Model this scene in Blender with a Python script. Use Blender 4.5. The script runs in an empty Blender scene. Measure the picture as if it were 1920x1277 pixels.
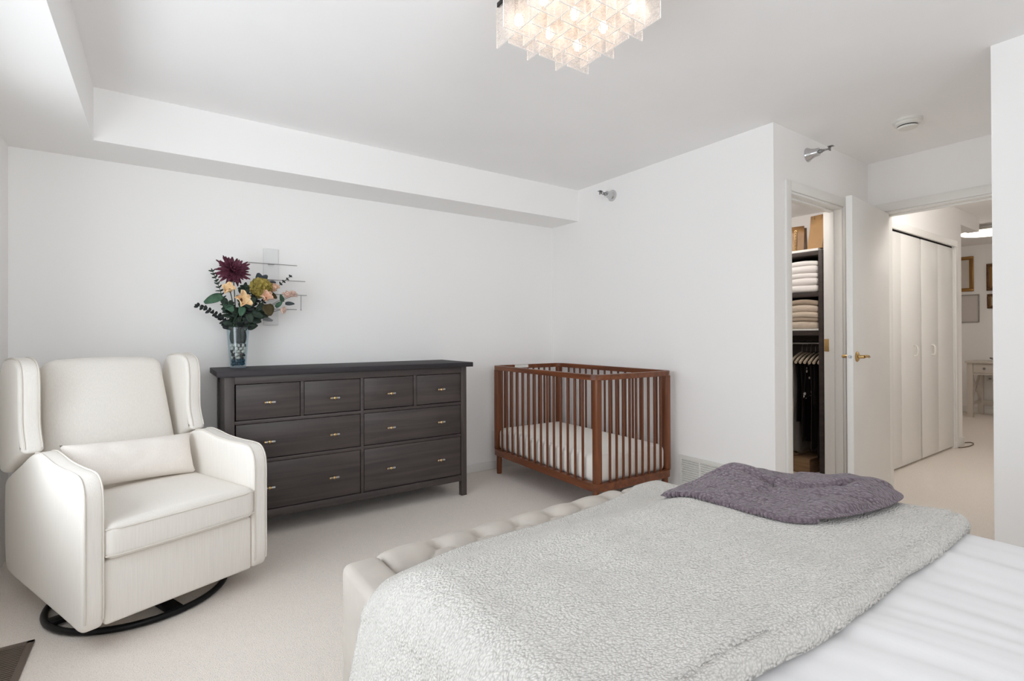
import bpy, bmesh, math, random
from mathutils import Vector, Matrix, noise
random.seed(7)
SC = bpy.context.scene
COL = SC.collection
PI = math.pi

# ------------------------------------------------------------------ helpers
def lin(r, g, b):
    def f(c):
        c /= 255.0
        return c / 12.92 if c <= 0.04045 else ((c + 0.055) / 1.055) ** 2.4
    return (f(r), f(g), f(b), 1.0)

def tag(o, label=None, cat=None, group=None, kind=None):
    if label: o['label'] = label
    if cat: o['category'] = cat
    if group: o['group'] = group
    if kind: o['kind'] = kind
    return o

def thing(name, label, cat, loc=(0, 0, 0), rz=0.0, group=None):
    o = bpy.data.objects.new(name, None)
    COL.objects.link(o)
    o.empty_display_size = 0.05
    o.location = loc
    o.rotation_euler = (0, 0, rz)
    return tag(o, label, cat, group)

class MB:
    """collects shapes; build() links them as ONE mesh object"""
    def __init__(self): self.bm = bmesh.new()
    def box(self, lo, hi, r=0.0, seg=2, M=None):
        bm = self.bm
        lo = Vector(lo); hi = Vector(hi)
        g = bmesh.ops.create_cube(bm, size=1.0)
        vs = g['verts']
        for v in vs:
            v.co = Vector((lo[i] + (v.co[i] + .5) * (hi[i] - lo[i]) for i in range(3)))
        if r > 0:
            es = list({e for v in vs for e in v.link_edges})
            g = bmesh.ops.bevel(bm, geom=es, offset=r, segments=seg, profile=0.5, affect='EDGES', clamp_overlap=True)
            vs = list({v for f in g['faces'] for v in f.verts} | {v for v in vs if v.is_valid})
        if M is not None:
            for v in vs: v.co = M @ v.co
        return vs
    def obox(self, c, half, ax, r=0.0, seg=2):
        M = Matrix(((ax[0][0], ax[1][0], ax[2][0], c[0]), (ax[0][1], ax[1][1], ax[2][1], c[1]), (ax[0][2], ax[1][2], ax[2][2], c[2]), (0, 0, 0, 1)))
        return self.box([-h for h in half], half, r, seg, M)
    def tube(self, pts, r, n=10, cap=True, closed=False):
        bm = self.bm
        P = [Vector(p) for p in pts]
        R = r if isinstance(r, (list, tuple)) else [r] * len(P)
        rings = []
        prev = None
        N = len(P)
        for i, p in enumerate(P):
            if closed: t = (P[(i + 1) % N] - P[i - 1]).normalized()
            else: t = (P[min(i + 1, N - 1)] - P[max(i - 1, 0)]).normalized()
            if prev is None:
                a = Vector((0, 0, 1)) if abs(t.z) < .9 else Vector((1, 0, 0))
                u = t.cross(a).normalized()
            else:
                u = (prev - t * prev.dot(t))
                u = u.normalized() if u.length > 1e-6 else t.orthogonal().normalized()
            prev = u
            w = t.cross(u)
            rings.append([bm.verts.new(p + (u * math.cos(2 * PI * k / n) + w * math.sin(2 * PI * k / n)) * R[i]) for k in range(n)])
        for i in range(N if closed else N - 1):
            a = rings[i]; b = rings[(i + 1) % N]
            for k in range(n):
                bm.faces.new((a[k], a[(k + 1) % n], b[(k + 1) % n], b[k]))
        if cap and not closed:
            bm.faces.new(list(reversed(rings[0]))); bm.faces.new(rings[-1])
        return rings
    def lathe(self, prof, M=None, n=32, closed=False):
        """prof: list of (r, z); r==0 makes a pole"""
        bm = self.bm
        rings = []
        for r, z in prof:
            if r < 1e-6: rings.append([bm.verts.new((0, 0, z))])
            else: rings.append([bm.verts.new((r * math.cos(2 * PI * k / n), r * math.sin(2 * PI * k / n), z)) for k in range(n)])
        L = len(rings)
        for i in range(L if closed else L - 1):
            a = rings[i]; b = rings[(i + 1) % L]
            for k in range(n):
                k2 = (k + 1) % n
                if len(a) == 1 and len(b) == 1: continue
                if len(a) == 1: bm.faces.new((a[0], b[k2], b[k]))
                elif len(b) == 1: bm.faces.new((a[k], a[k2], b[0]))
                else: bm.faces.new((a[k], a[k2], b[k2], b[k]))
        if M is not None:
            for rg in rings:
                for v in rg: v.co = M @ v.co
    def prism(self, outline, fmap, t0, t1, r=0.0, seg=3):
        """outline: 2-D points; fmap(a, b, t) -> 3-D; extruded from t0 to t1, caps bevelled by r"""
        bm = self.bm
        a = [bm.verts.new(fmap(p[0], p[1], t0)) for p in outline]
        b = [bm.verts.new(fmap(p[0], p[1], t1)) for p in outline]
        n = len(a)
        fa = bm.faces.new(a); fb = bm.faces.new(list(reversed(b)))
        for i in range(n):
            bm.faces.new((a[(i + 1) % n], a[i], b[i], b[(i + 1) % n]))
        if r > 0:
            es = list(fa.edges) + list(fb.edges)
            bmesh.ops.bevel(bm, geom=es, offset=r, segments=seg, profile=0.5, affect='EDGES', clamp_overlap=True)
    def rprism(self, outline, fmap, t0, t1, r, seg=5):
        """extruded smooth outline whose two faces are rounded over by radius r"""
        n = len(outline); bm = self.bm
        P = [Vector(q) for q in outline]
        area2 = sum(P[i].x * P[(i + 1) % n].y - P[(i + 1) % n].x * P[i].y for i in range(n))
        sg = 1 if area2 > 0 else -1
        nrm = []
        for i in range(n):
            d = (P[(i + 1) % n] - P[i - 1]).normalized(); nrm.append(Vector((-d.y, d.x)) * sg)
        lv = [(t0, r * 1.3)] + [(t0 + r * (1 - math.cos(PI / 2 * k / seg)), r * (1 - math.sin(PI / 2 * k / seg))) for k in range(seg + 1)]
        lv += [(t0 + t1 - t, i_) for t, i_ in reversed(lv)]
        rings = [[bm.verts.new(fmap(*(P[i] + nrm[i] * ins), t)) for i in range(n)] for t, ins in lv]
        for a, b in zip(rings, rings[1:]):
            for i in range(n): bm.faces.new((a[i], a[(i + 1) % n], b[(i + 1) % n], b[i]))
        bm.faces.new(rings[0]); bm.faces.new(list(reversed(rings[-1])))
    def grid(self, nu, nv, f, closed_u=False, closed_v=False):
        bm = self.bm
        V = [[bm.verts.new(f(i / (nu if closed_u else nu - 1), j / (nv if closed_v else nv - 1))) for j in range(nv)] for i in range(nu)]
        for i in range(nu if closed_u else nu - 1):
            for j in range(nv if closed_v else nv - 1):
                i2 = (i + 1) % nu; j2 = (j + 1) % nv
                bm.faces.new((V[i][j], V[i2][j], V[i2][j2], V[i][j2]))
        return V
    def ball(self, c, r, sub=2, scale=(1, 1, 1), M=None):
        g = bmesh.ops.create_icosphere(self.bm, subdivisions=sub, radius=1.0)
        rr = r if isinstance(r, (list, tuple)) else (r, r, r)
        for v in g['verts']:
            co = Vector((v.co[i] * rr[i] for i in range(3)))
            if M is not None: co = M @ co
            v.co = co + Vector(c)
        return g['verts']
    def build(self, name, mat, parent=None, smooth=True, angle=40, recalc=True):
        bm = self.bm
        if recalc: bmesh.ops.recalc_face_normals(bm, faces=bm.faces)
        me = bpy.data.meshes.new(name)
        bm.to_mesh(me); bm.free()
        if smooth:
            me.shade_smooth()
            me.set_sharp_from_angle(angle=math.radians(angle))
        mats = mat if isinstance(mat, (list, tuple)) else [mat]
        for m in mats: me.materials.append(m)
        o = bpy.data.objects.new(name, me)
        COL.objects.link(o)
        if parent is not None: o.parent = parent
        return o

def subsurf(o, lv=2):
    m = o.modifiers.new('smooth', 'SUBSURF'); m.levels = lv; m.render_levels = lv
    return o

def copy_tree(o, parent=None):
    c = o.copy(); COL.objects.link(c)
    if parent is not None: c.parent = parent
    for ch in [x for x in bpy.data.objects if x.parent is o]:
        copy_tree(ch, c)
    return c

def catmull(pts, n):
    out = []; N_ = len(pts)
    for i in range(n):
        f_ = i / n * N_; k = int(f_); t_ = f_ - k
        p0, p1, p2, p3 = (Vector(pts[(k + d) % N_]) for d in (-1, 0, 1, 2))
        out.append(.5 * ((2 * p1) + (-p0 + p2) * t_ + (2 * p0 - 5 * p1 + 4 * p2 - p3) * t_ ** 2 + (-p0 + 3 * p1 - 3 * p2 + p3) * t_ ** 3))
    return out

# ------------------------------------------------------------------ materials
def newmat(name):
    m = bpy.data.materials.new(name); m.use_nodes = True
    nt = m.node_tree
    return m, nt, nt.nodes['Principled BSDF'], nt.nodes['Material Output']

def nd(nt, typ, **kw):
    n = nt.nodes.new(typ)
    for k, v in kw.items():
        if k.startswith('i_'): n.inputs[k[2:].replace('_', ' ')].default_value = v
        else: setattr(n, k, v)
    return n

def coords(nt, scale=(1, 1, 1)):
    tc = nd(nt, 'ShaderNodeTexCoord')
    mp = nd(nt, 'ShaderNodeMapping')
    mp.inputs['Scale'].default_value = scale
    nt.links.new(tc.outputs['Object'], mp.inputs['Vector'])
    return mp.outputs['Vector']

def mat_simple(name, rgb, rough=0.5, metal=0.0, spec=0.5, var=0.0, vscale=(3, 3, 3), bump=0.0, bscale=(50, 50, 50), bdist=0.002, detail=3.0):
    m, nt, p, out = newmat(name)
    c = lin(*rgb)
    p.inputs['Base Color'].default_value = c
    p.inputs['Roughness'].default_value = rough
    p.inputs['Metallic'].default_value = metal
    p.inputs['Specular IOR Level'].default_value = spec
    # every surface is driven by a procedural noise (slight tone variation)
    n = nd(nt, 'ShaderNodeTexNoise'); n.inputs['Scale'].default_value = 1.0; n.inputs['Detail'].default_value = detail
    nt.links.new(coords(nt, vscale), n.inputs['Vector'])
    r = nd(nt, 'ShaderNodeValToRGB')
    v = var
    r.color_ramp.elements[0].position = .3; r.color_ramp.elements[1].position = .7
    r.color_ramp.elements[0].color = tuple(max(0, x * (1 - v)) for x in c[:3]) + (1,)
    r.color_ramp.elements[1].color = tuple(min(1, x * (1 + v)) for x in c[:3]) + (1,)
    nt.links.new(n.outputs['Fac'], r.inputs['Fac'])
    nt.links.new(r.outputs['Color'], p.inputs['Base Color'])
    if bump > 0:
        b = nd(nt, 'ShaderNodeTexNoise'); b.inputs['Scale'].default_value = 1.0; b.inputs['Detail'].default_value = 4.0
        nt.links.new(coords(nt, bscale), b.inputs['Vector'])
        bp = nd(nt, 'ShaderNodeBump'); bp.inputs['Strength'].default_value = bump; bp.inputs['Distance'].default_value = bdist
        nt.links.new(b.outputs['Fac'], bp.inputs['Height'])
        nt.links.new(bp.outputs['Normal'], p.inputs['Normal'])
    return m

def mat_cells(name, rgb, scale, bump, bdist, rough=0.95, dark=0.75, sheen=0.0, rnd=1.0):
    """knobbly woven cloth: voronoi loops give bump and darker gaps between the loops"""
    m, nt, p, out = newmat(name)
    c = lin(*rgb)
    p.inputs['Roughness'].default_value = rough
    p.inputs['Specular IOR Level'].default_value = .15
    if sheen: p.inputs['Sheen Weight'].default_value = sheen
    vec = coords(nt, scale)
    wob = nd(nt, 'ShaderNodeTexNoise'); wob.inputs['Scale'].default_value = .12; wob.inputs['Detail'].default_value = 2
    nt.links.new(vec, wob.inputs['Vector'])
    add = nd(nt, 'ShaderNodeVectorMath', operation='MULTIPLY_ADD')
    nt.links.new(wob.outputs['Color'], add.inputs[0]); add.inputs[1].default_value = (3, 3, 3)
    nt.links.new(vec, add.inputs[2])
    v = nd(nt, 'ShaderNodeTexVoronoi', feature='F1'); v.inputs['Scale'].default_value = 1.0; v.inputs['Randomness'].default_value = rnd
    nt.links.new(add.outputs[0], v.inputs['Vector'])
    r = nd(nt, 'ShaderNodeValToRGB')
    r.color_ramp.elements[0].position = .25; r.color_ramp.elements[0].color = c
    r.color_ramp.elements[1].position = .85; r.color_ramp.elements[1].color = tuple(x * dark for x in c[:3]) + (1,)
    nt.links.new(v.outputs['Distance'], r.inputs['Fac'])
    nt.links.new(r.outputs['Color'], p.inputs['Base Color'])
    inv = nd(nt, 'ShaderNodeMath', operation='SUBTRACT'); inv.inputs[0].default_value = 1.0
    nt.links.new(v.outputs['Distance'], inv.inputs[1])
    bp = nd(nt, 'ShaderNodeBump'); bp.inputs['Strength'].default_value = bump; bp.inputs['Distance'].default_value = bdist
    nt.links.new(inv.outputs[0], bp.inputs['Height'])
    nt.links.new(bp.outputs['Normal'], p.inputs['Normal'])
    return m

def mat_wood(name, c0, c1, axis='z', scale=6.0, stretch=0.06, rough=0.4, spec=0.5, bump=0.05):
    m, nt, p, out = newmat(name)
    s = [scale * 6] * 3
    s['xyz'.index(axis)] = scale * 6 * stretch
    vec = coords(nt, s)
    n = nd(nt, 'ShaderNodeTexNoise'); n.inputs['Scale'].default_value = 1.0; n.inputs['Detail'].default_value = 6; n.inputs['Distortion'].default_value = .6
    nt.links.new(vec, n.inputs['Vector'])
    r = nd(nt, 'ShaderNodeValToRGB')
    r.color_ramp.elements[0].position = .32; r.color_ramp.elements[0].color = lin(*c0)
    r.color_ramp.elements[1].position = .68; r.color_ramp.elements[1].color = lin(*c1)
    nt.links.new(n.outputs['Fac'], r.inputs['Fac'])
    nt.links.new(r.outputs['Color'], p.inputs['Base Color'])
    p.inputs['Roughness'].default_value = rough
    p.inputs['Specular IOR Level'].default_value = spec
    bp = nd(nt, 'ShaderNodeBump'); bp.inputs['Strength'].default_value = bump; bp.inputs['Distance'].default_value = .001
    nt.links.new(n.outputs['Fac'], bp.inputs['Height']); nt.links.new(bp.outputs['Normal'], p.inputs['Normal'])
    return m

def mat_emit(name, rgb, strength):
    m, nt, p, out = newmat(name)
    p.inputs['Base Color'].default_value = lin(*rgb)
    p.inputs['Emission Color'].default_value = lin(*rgb)
    p.inputs['Emission Strength'].default_value = strength
    return m

def mat_thin_glass(name, tint, fac_t, diff_rgb, gloss=.12, rough=.05, bump=0.0, bscale=(60, 60, 60)):
    """thin pane: mostly lets light through, some scatter, some reflection"""
    m, nt, p, out = newmat(name)
    nt.nodes.remove(p)
    tr = nd(nt, 'ShaderNodeBsdfTransparent'); tr.inputs['Color'].default_value = tint + (1,)
    tl = nd(nt, 'ShaderNodeBsdfTranslucent'); tl.inputs['Color'].default_value = lin(*diff_rgb)
    df = nd(nt, 'ShaderNodeBsdfDiffuse'); df.inputs['Color'].default_value = lin(*diff_rgb)
    gl = nd(nt, 'ShaderNodeBsdfGlossy'); gl.inputs['Roughness'].default_value = rough
    m1 = nd(nt, 'ShaderNodeMixShader'); m1.inputs[0].default_value = .5
    nt.links.new(tl.outputs[0], m1.inputs[1]); nt.links.new(df.outputs[0], m1.inputs[2])
    m2 = nd(nt, 'ShaderNodeMixShader'); m2.inputs[0].default_value = 1 - fac_t
    nt.links.new(tr.outputs[0], m2.inputs[1]); nt.links.new(m1.outputs[0], m2.inputs[2])
    m3 = nd(nt, 'ShaderNodeMixShader'); m3.inputs[0].default_value = gloss
    nt.links.new(m2.outputs[0], m3.inputs[1]); nt.links.new(gl.outputs[0], m3.inputs[2])
    nt.links.new(m3.outputs[0], out.inputs['Surface'])
    if bump > 0:
        n = nd(nt, 'ShaderNodeTexNoise'); n.inputs['Scale'].default_value = 1; n.inputs['Detail'].default_value = 2; n.inputs['Distortion'].default_value = 1.5
        nt.links.new(coords(nt, bscale), n.inputs['Vector'])
        bp = nd(nt, 'ShaderNodeBump'); bp.inputs['Strength'].default_value = bump; bp.inputs['Distance'].default_value = .004
        nt.links.new(n.outputs['Fac'], bp.inputs['Height'])
        for s in (tl, df, gl): nt.links.new(bp.outputs['Normal'], s.inputs['Normal'])
        mr = nd(nt, 'ShaderNodeMapRange'); mr.inputs['From Min'].default_value = .35; mr.inputs['From Max'].default_value = .65
        mr.inputs['To Min'].default_value = max(0, 1 - fac_t - .12); mr.inputs['To Max'].default_value = min(1, 1 - fac_t + .12)
        nt.links.new(n.outputs['Fac'], mr.inputs['Value']); nt.links.new(mr.outputs[0], m2.inputs[0])
    return m

M = {}
M['wall'] = mat_simple('wall_paint', (242, 241, 240), .9, spec=.2, var=.01, vscale=(.8, .8, .8), bump=.03, bscale=(120, 120, 120), bdist=.001)
M['ceil'] = mat_simple('ceiling_paint', (243, 242, 242), .95, spec=.1, var=.01, bump=.04, bscale=(150, 150, 150), bdist=.001)
M['trim'] = mat_simple('trim_paint', (232, 231, 228), .45, spec=.4, var=.008)
M['door'] = mat_simple('door_paint', (230, 229, 226), .4, spec=.4, var=.01)
M['carpet'] = mat_cells('carpet_pile', (238, 230, 222), (260, 260, 260), .5, .004, .98, .86)
M['linen'] = mat_simple('linen_upholstery', (230, 226, 220), .9, spec=.15, var=.035, vscale=(300, 300, 9), bump=.25, bscale=(420, 420, 60), bdist=.0012)
M['linen_pillow'] = mat_simple('linen_pillow', (234, 228, 222), .9, spec=.15, var=.035, vscale=(300, 300, 12), bump=.25, bscale=(300, 300, 300), bdist=.0012)
M['piping'] = mat_simple('piping_cord', (216, 211, 203), .9, spec=.15, var=.02)
M['black'] = mat_simple('black_steel', (22, 22, 24), .4, metal=.6, var=.05)
M['darkwoodx'] = mat_wood('dark_stain_rails', (60, 54, 53), (78, 70, 68), 'x', 5, .05, .42, .4)
M['darkwoodz'] = mat_wood('dark_stain_posts', (62, 55, 53), (82, 73, 70), 'z', 5, .05, .42, .4)
M['darktop'] = mat_wood('dark_stain_top', (48, 45, 48), (60, 56, 59), 'x', 5, .05, .6, .25)
M['crib'] = mat_wood('walnut_stain_upright', (92, 49, 26), (128, 74, 42), 'z', 5, .05, .38, .45)
M['cribx'] = mat_wood('walnut_stain_across', (98, 48, 23), (134, 72, 37), 'x', 5, .06, .38, .45)
M['criby'] = mat_wood('walnut_stain_along', (90, 48, 26), (126, 72, 41), 'y', 5, .06, .38, .45)
M['sheet'] = mat_simple('white_cotton', (226, 225, 226), .9, spec=.15, var=.012, bump=.1, bscale=(300, 300, 300), bdist=.0006)
M['mattress'] = mat_simple('crib_sheet', (240, 236, 230), .9, spec=.15, var=.01, bump=.15, bscale=(14, 40, 20), bdist=.006)
M['blanket'] = mat_cells('woven_blanket', (222, 219, 214), (195, 280, 215), .85, .005, .95, .78)
M['throw'] = mat_cells('chenille_throw', (126, 111, 120), (165, 120, 140), 1.0, .007, .95, .55, sheen=.3)
M['velvet'] = mat_simple('beige_velvet', (186, 179, 171), .75, spec=.2, var=.07, vscale=(14, 9, 9), bump=.08, bscale=(300, 300, 300), bdist=.0006)
M['brass'] = mat_simple('brass', (196, 164, 112), .25, metal=1.0, var=.03)
M['gold'] = mat_simple('gold', (214, 184, 134), .25, metal=1.0, var=.03)
M['chrome'] = mat_simple('chrome', (205, 205, 206), .18, metal=1.0, var=.02)
M['steel'] = mat_simple('brushed_steel', (150, 150, 150), .35, metal=1.0, var=.03)
M['plastic'] = mat_simple('white_plastic', (226, 225, 220), .45, var=.01)
M['black_p'] = mat_simple('gap_shade', (18, 17, 17), .8, var=.05)  # near-black colour standing in for shade in gaps and ducts
M['crystal'] = mat_thin_glass('crystal_bar', (.92, .95, 1.0), .55, (215, 220, 228), .35, .05)
M['grille'] = mat_simple('grille_paint', (222, 221, 216), .5, var=.01)
M['register'] = mat_simple('bronze_register', (110, 98, 88), .45, metal=.35, var=.05)
M['glassplate'] = mat_thin_glass('rain_glass', (1.0, .992, .985), .64, (255, 248, 243), .05, .12, .6, (55, 55, 120))
M['glassedge'] = mat_simple('ground_glass_edge', (255, 253, 250), .5, var=.01)
M['bulb'] = mat_emit('lamp_bulb', (255, 240, 222), 9)
M['disc'] = mat_emit('disc_lamp', (255, 244, 226), 4)
M['vase'] = mat_thin_glass('vase_glass', (.86, .91, .93), .98, (190, 205, 212), .06, .02)
M['plaque'] = mat_simple('frosted_plaque', (228, 228, 228), .6, spec=.5, var=.02)

# ------------------------------------------------------------------ room shell
ZC = 2.43
XL, XR, YB, YK = -.656, 3.04, 3.70, -1.45     # left wall, right wall, back wall, wall behind the camera
YC, XD = 1.605, 4.393                         # closet front wall, wall of the bedroom door

def struct(name, boxes, mat, r=0.0):
    mb = MB()
    for lo, hi in boxes: mb.box(lo, hi, r)
    o = mb.build(name, mat, smooth=r > 0)
    o['kind'] = 'structure'
    return o

struct('floor', [((-.9, YK - .15, -.06), (10.2, 4.0, 0))], M['carpet'])
struct('ceiling', [((-.9, YK - .15, ZC), (10.2, 4.0, ZC + .1))], M['ceil'])
struct('wall_back', [((XL - .12, YB, 0), (XR + .12, YB + .12, ZC))], M['wall'])
# left wall with a wide window opening (window is beside the camera, out of view)
WY0, WY1, WZ0, WZ1 = .45, 2.75, .60, 1.92
struct('wall_left', [((XL - .12, YK, 0), (XL, WY0, ZC)), ((XL - .12, WY1, 0), (XL, YB, ZC)),
                     ((XL - .12, WY0, 0), (XL, WY1, WZ0)), ((XL - .12, WY0, WZ1), (XL, WY1, ZC))], M['wall'])
RX0, RX1, RZ0, RZ1 = -.58, 1.45, 1.25, 2.2  # added unseen rear opening, sized and placed for the fill light
struct('wall_rear', [((XL - .12, YK - .12, 0), (RX0, YK, ZC)), ((RX1, YK - .12, 0), (XR + .12, YK, ZC)),
                     ((RX0, YK - .12, 0), (RX1, YK, RZ0)), ((RX0, YK - .12, RZ1), (RX1, YK, ZC))], M['wall'])
struct('wall_right', [((XR, YC, 0), (XR + .1, YB, ZC))], M['wall'])
struct('wall_right_near', [((XR, YK, 0), (XR + .1, .631, ZC)), ((XR + .1, .531, 0), (XD, .631, ZC))], M['wall'])
CX0, CX1, CZ = 3.222, 3.955, 2.045            # closet doorway
struct('wall_closet', [((XR + .1, YC, 0), (CX0, YC + .115, ZC)), ((CX1, YC, 0), (XD, YC + .115, ZC)),
                       ((CX0, YC, CZ), (CX1, YC + .115, ZC))], M['wall'])
DY0, DY1, DZ = .69, 1.505, 2.05               # bedroom doorway
struct('wall_doorway', [((XD, .531, 0), (XD + .115, DY0, ZC)), ((XD, DY1, 0), (XD + .115, YC + .115, ZC)),
                        ((XD, DY0, DZ), (XD + .115, DY1, ZC))], M['wall'])
# closet interior
struct('wall_closet_side', [((4.79, YC + .115, 0), (4.87, 3.4, ZC))], M['wall'])
struct('wall_closet_end', [((XR + .1, 3.4, 0), (4.87, 3.5, ZC))], M['wall'])
struct('ceiling_closet', [((XR + .1, YC + .115, 2.225), (4.79, 3.4, 2.26))], M['ceil'])
# hall beyond the bedroom door
HY = 1.65
BX0, BX1 = 4.72, 6.56
struct('wall_hall', [((XD + .115, HY, 0), (BX0, HY + .07, ZC)), ((BX1, HY, 0), (6.80, HY + .1, ZC)),
                     ((BX0, HY, 2.045), (BX1, HY + .07, ZC)), ((6.80, HY, 2.275), (7.44, HY + .1, ZC))], M['wall'])
struct('wall_hall_closet', [((4.87, HY + .6, 0), (6.80, HY + .65, ZC))], M['wall'])
struct('wall_hall_right', [((XD + .115, .30, 0), (10.0, .40, ZC))], M['wall'])
struct('wall_study_far', [((9.72, .40, 0), (9.82, 3.9, ZC))], M['wall'])
struct('wall_study_left', [((6.70, 3.8, 0), (9.82, 3.9, ZC)), ((6.70, HY + .65, 0), (6.80, 3.8, ZC))], M['wall'])
# soffits round the raised ceiling
struct('trim_1', [((XL, 3.343, 2.158), (XR, YB, ZC))], M['wall'])
struct('trim_2', [((XL, YK, 2.158), (-.278, 3.343, ZC))], M['wall'])
# baseboards
struct('baseboard_back', [((XL, YB - .014, 0), (XR, YB, .068))], M['trim'], .003)
struct('baseboard_right', [((XR - .014, YC, 0), (XR, YB - .014, .068))], M['trim'], .003)
struct('baseboard_hall', [((BX1 + .01, HY - .014, 0), (6.814, HY, .085)), ((6.80, HY, 0), (6.814, HY + .1, .085))], M['trim'], .003)
struct('baseboard_study', [((9.706, .4, 0), (9.72, 3.8, .085))], M['trim'], .003)

def casing(name, mk):
    mb = MB(); mk(mb); o = mb.build(name, M['trim']); o['kind'] = 'structure'; return o
# closet doorway casing + jamb with stop
def _c(mb):
    t = .016; w = .062
    mb.box((CX0 - w, YC - t, 0), (CX0, YC, CZ + w), .003)
    mb.box((CX1, YC - t, 0), (CX1 + .05, YC, CZ + w), .003)
    mb.box((CX0, YC - t, CZ), (CX1, YC, CZ + w), .003)
casing('trim_3', _c)
def _j(mb):
    mb.box((CX0, YC - .004, 0), (CX0 + .014, YC + .118, CZ), .002)
    mb.box((CX1 - .014, YC - .004, 0), (CX1, YC + .118, CZ), .002)
    mb.box((CX0 + .014, YC - .004, CZ - .014), (CX1 - .014, YC + .118, CZ), .002)
    mb.box((CX1 - .026, YC + .045, 0), (CX1 - .014, YC + .08, CZ - .014), .002)
    mb.box((CX0 + .014, YC + .045, CZ - .026), (CX1 - .026, YC + .08, CZ - .014), .002)
casing('trim_4', _j)
def _d(mb):
    t = .016; w = .06
    mb.box((XD - t, DY0 - .055, DZ), (XD, DY1 + w, DZ + w), .003)
    mb.box((XD - t, DY1, 0), (XD, DY1 + w, DZ), .003)
    mb.box((XD - t, DY0 - .055, 0), (XD, DY0, DZ), .003)
    mb.box((XD - .004, DY1 - .014, 0), (XD + .12, DY1, DZ - .014), .002)
    mb.box((XD - .004, DY0, 0), (XD + .12, DY0 + .014, DZ - .014), .002)
    mb.box((XD - .004, DY0, DZ - .014), (XD + .12, DY1, DZ), .002)
    mb.box((XD + .05, DY0 + .014, DZ - .028), (XD + .085, DY1 - .014, DZ - .014), .002)
casing('trim_5', _d)
def _b(mb):
    mb.box((BX0, HY - .018, 2.022), (BX1 + .06, HY + .004, 2.085), .003)  # added fill for the hall and open door, no lamp fitting here
    mb.box((BX1, HY - .018, .085), (BX1 + .06, HY, 2.022), .003)  # added fill to brighten the hanging clothes, no lamp fitting
    mb.box((BX0, HY + .004, 2.03), (BX1, HY + .045, 2.045))
casing('trim_6', _b)

# windows (beside the camera; the one behind it is added for its light)
def window(name, boxes):
    mb = MB()
    for lo, hi in boxes: mb.box(lo, hi, .004)
    o = mb.build(name, M['trim']); o['kind'] = 'structure'; return o
f = .05
window('window_1', [((XL - .1, WY0, WZ0), (XL + .012, WY0 + f, WZ1)), ((XL - .1, WY1 - f, WZ0), (XL + .012, WY1, WZ1)),
                    ((XL - .1, WY0, WZ0), (XL + .03, WY1, WZ0 + f)), ((XL - .1, WY0, WZ1 - f), (XL + .012, WY1, WZ1)),
                    ((XL - .08, 1.58, WZ0), (XL - .02, 1.62, WZ1))])
window('window_rear_added', [((RX0, YK - .1, RZ0), (RX0 + f, YK + .012, RZ1)), ((RX1 - f, YK - .1, RZ0), (RX1, YK + .012, RZ1)),
                    ((RX0, YK - .1, RZ0), (RX1, YK + .03, RZ0 + f)), ((RX0, YK - .1, RZ1 - f), (RX1, YK + .012, RZ1)),
                    ((.42, YK - .08, RZ0), (.46, YK - .02, RZ1))])

# ------------------------------------------------------------------ bedroom door, swung open in front of the closet wall
hx, hy = 4.385, 1.488
ang = math.atan2(hy - 1.42, hx - 3.60)
d1 = bpy.data.objects.new('door_1', None); COL.objects.link(d1); d1['kind'] = 'structure'
d1.location = (hx, hy, 0); d1.rotation_euler = (0, 0, ang)
W = .79
mb = MB(); mb.box((-W, -.018, .012), (0, .018, 2.03), .002); mb.build('door_leaf', M['door'], d1)
def lever(parent, side):
    mb = MB()
    zz = 1.005; x = -W + .065
    y0 = side * .018
    R = Matrix.Translation((x, y0, zz)) @ Matrix.Rotation(-side * PI / 2, 4, 'X')
    mb.lathe([(0, 0), (.033, 0), (.033, .004), (.028, .009), (.014, .013), (.011, .022), (.011, .042), (0, .042)], R, 28)
    pts = []
    for k in range(9):
        t = k / 8
        pts.append((x + .105 * t, y0 + side * (.038 + .006 * math.sin(t * PI)), zz - .004 * t + .005 * math.sin(t * PI)))
    mb.tube(pts, [.0105, .0105, .010, .0095, .009, .0088, .0088, .009, .0085], 12)
    o = mb.build('lever_handle', M['brass'], parent)
    o['label'] = 'brass lever handle'
    return o
lever(d1, -1); lever(d1, 1)
mb = MB(); mb.lathe([(0, 0), (.0125, 0), (.0125, .002), (.007, .002), (.006, .010), (0, .011)], Matrix.Translation((-W, 0, 1.005)) @ Matrix.Rotation(-PI / 2, 4, 'Y'), 20)
o = mb.build('latch', M['steel'], d1); o['label'] = 'steel latch plate'
for z in (.25, 1.05, 1.8):
    mb = MB(); mb.tube([(.002, .022, z - .045), (.002, .022, z + .045)], .006, 10); mb.build('hinge', M['brass'], d1)
mb = MB(); mb.box((CX1 - .0175, YC + .082, .965 + .06), (CX1 - .0135, YC + .115, 1.085 + .03), .001)
mb.ball((CX1 - .0175, YC + .10, 1.07), (.001, .008, .008), 2)
o = mb.build('strike_plate', M['brass']); tag(o, 'small brass strike plate on the right jamb of the closet doorway', 'strike plate')

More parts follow.
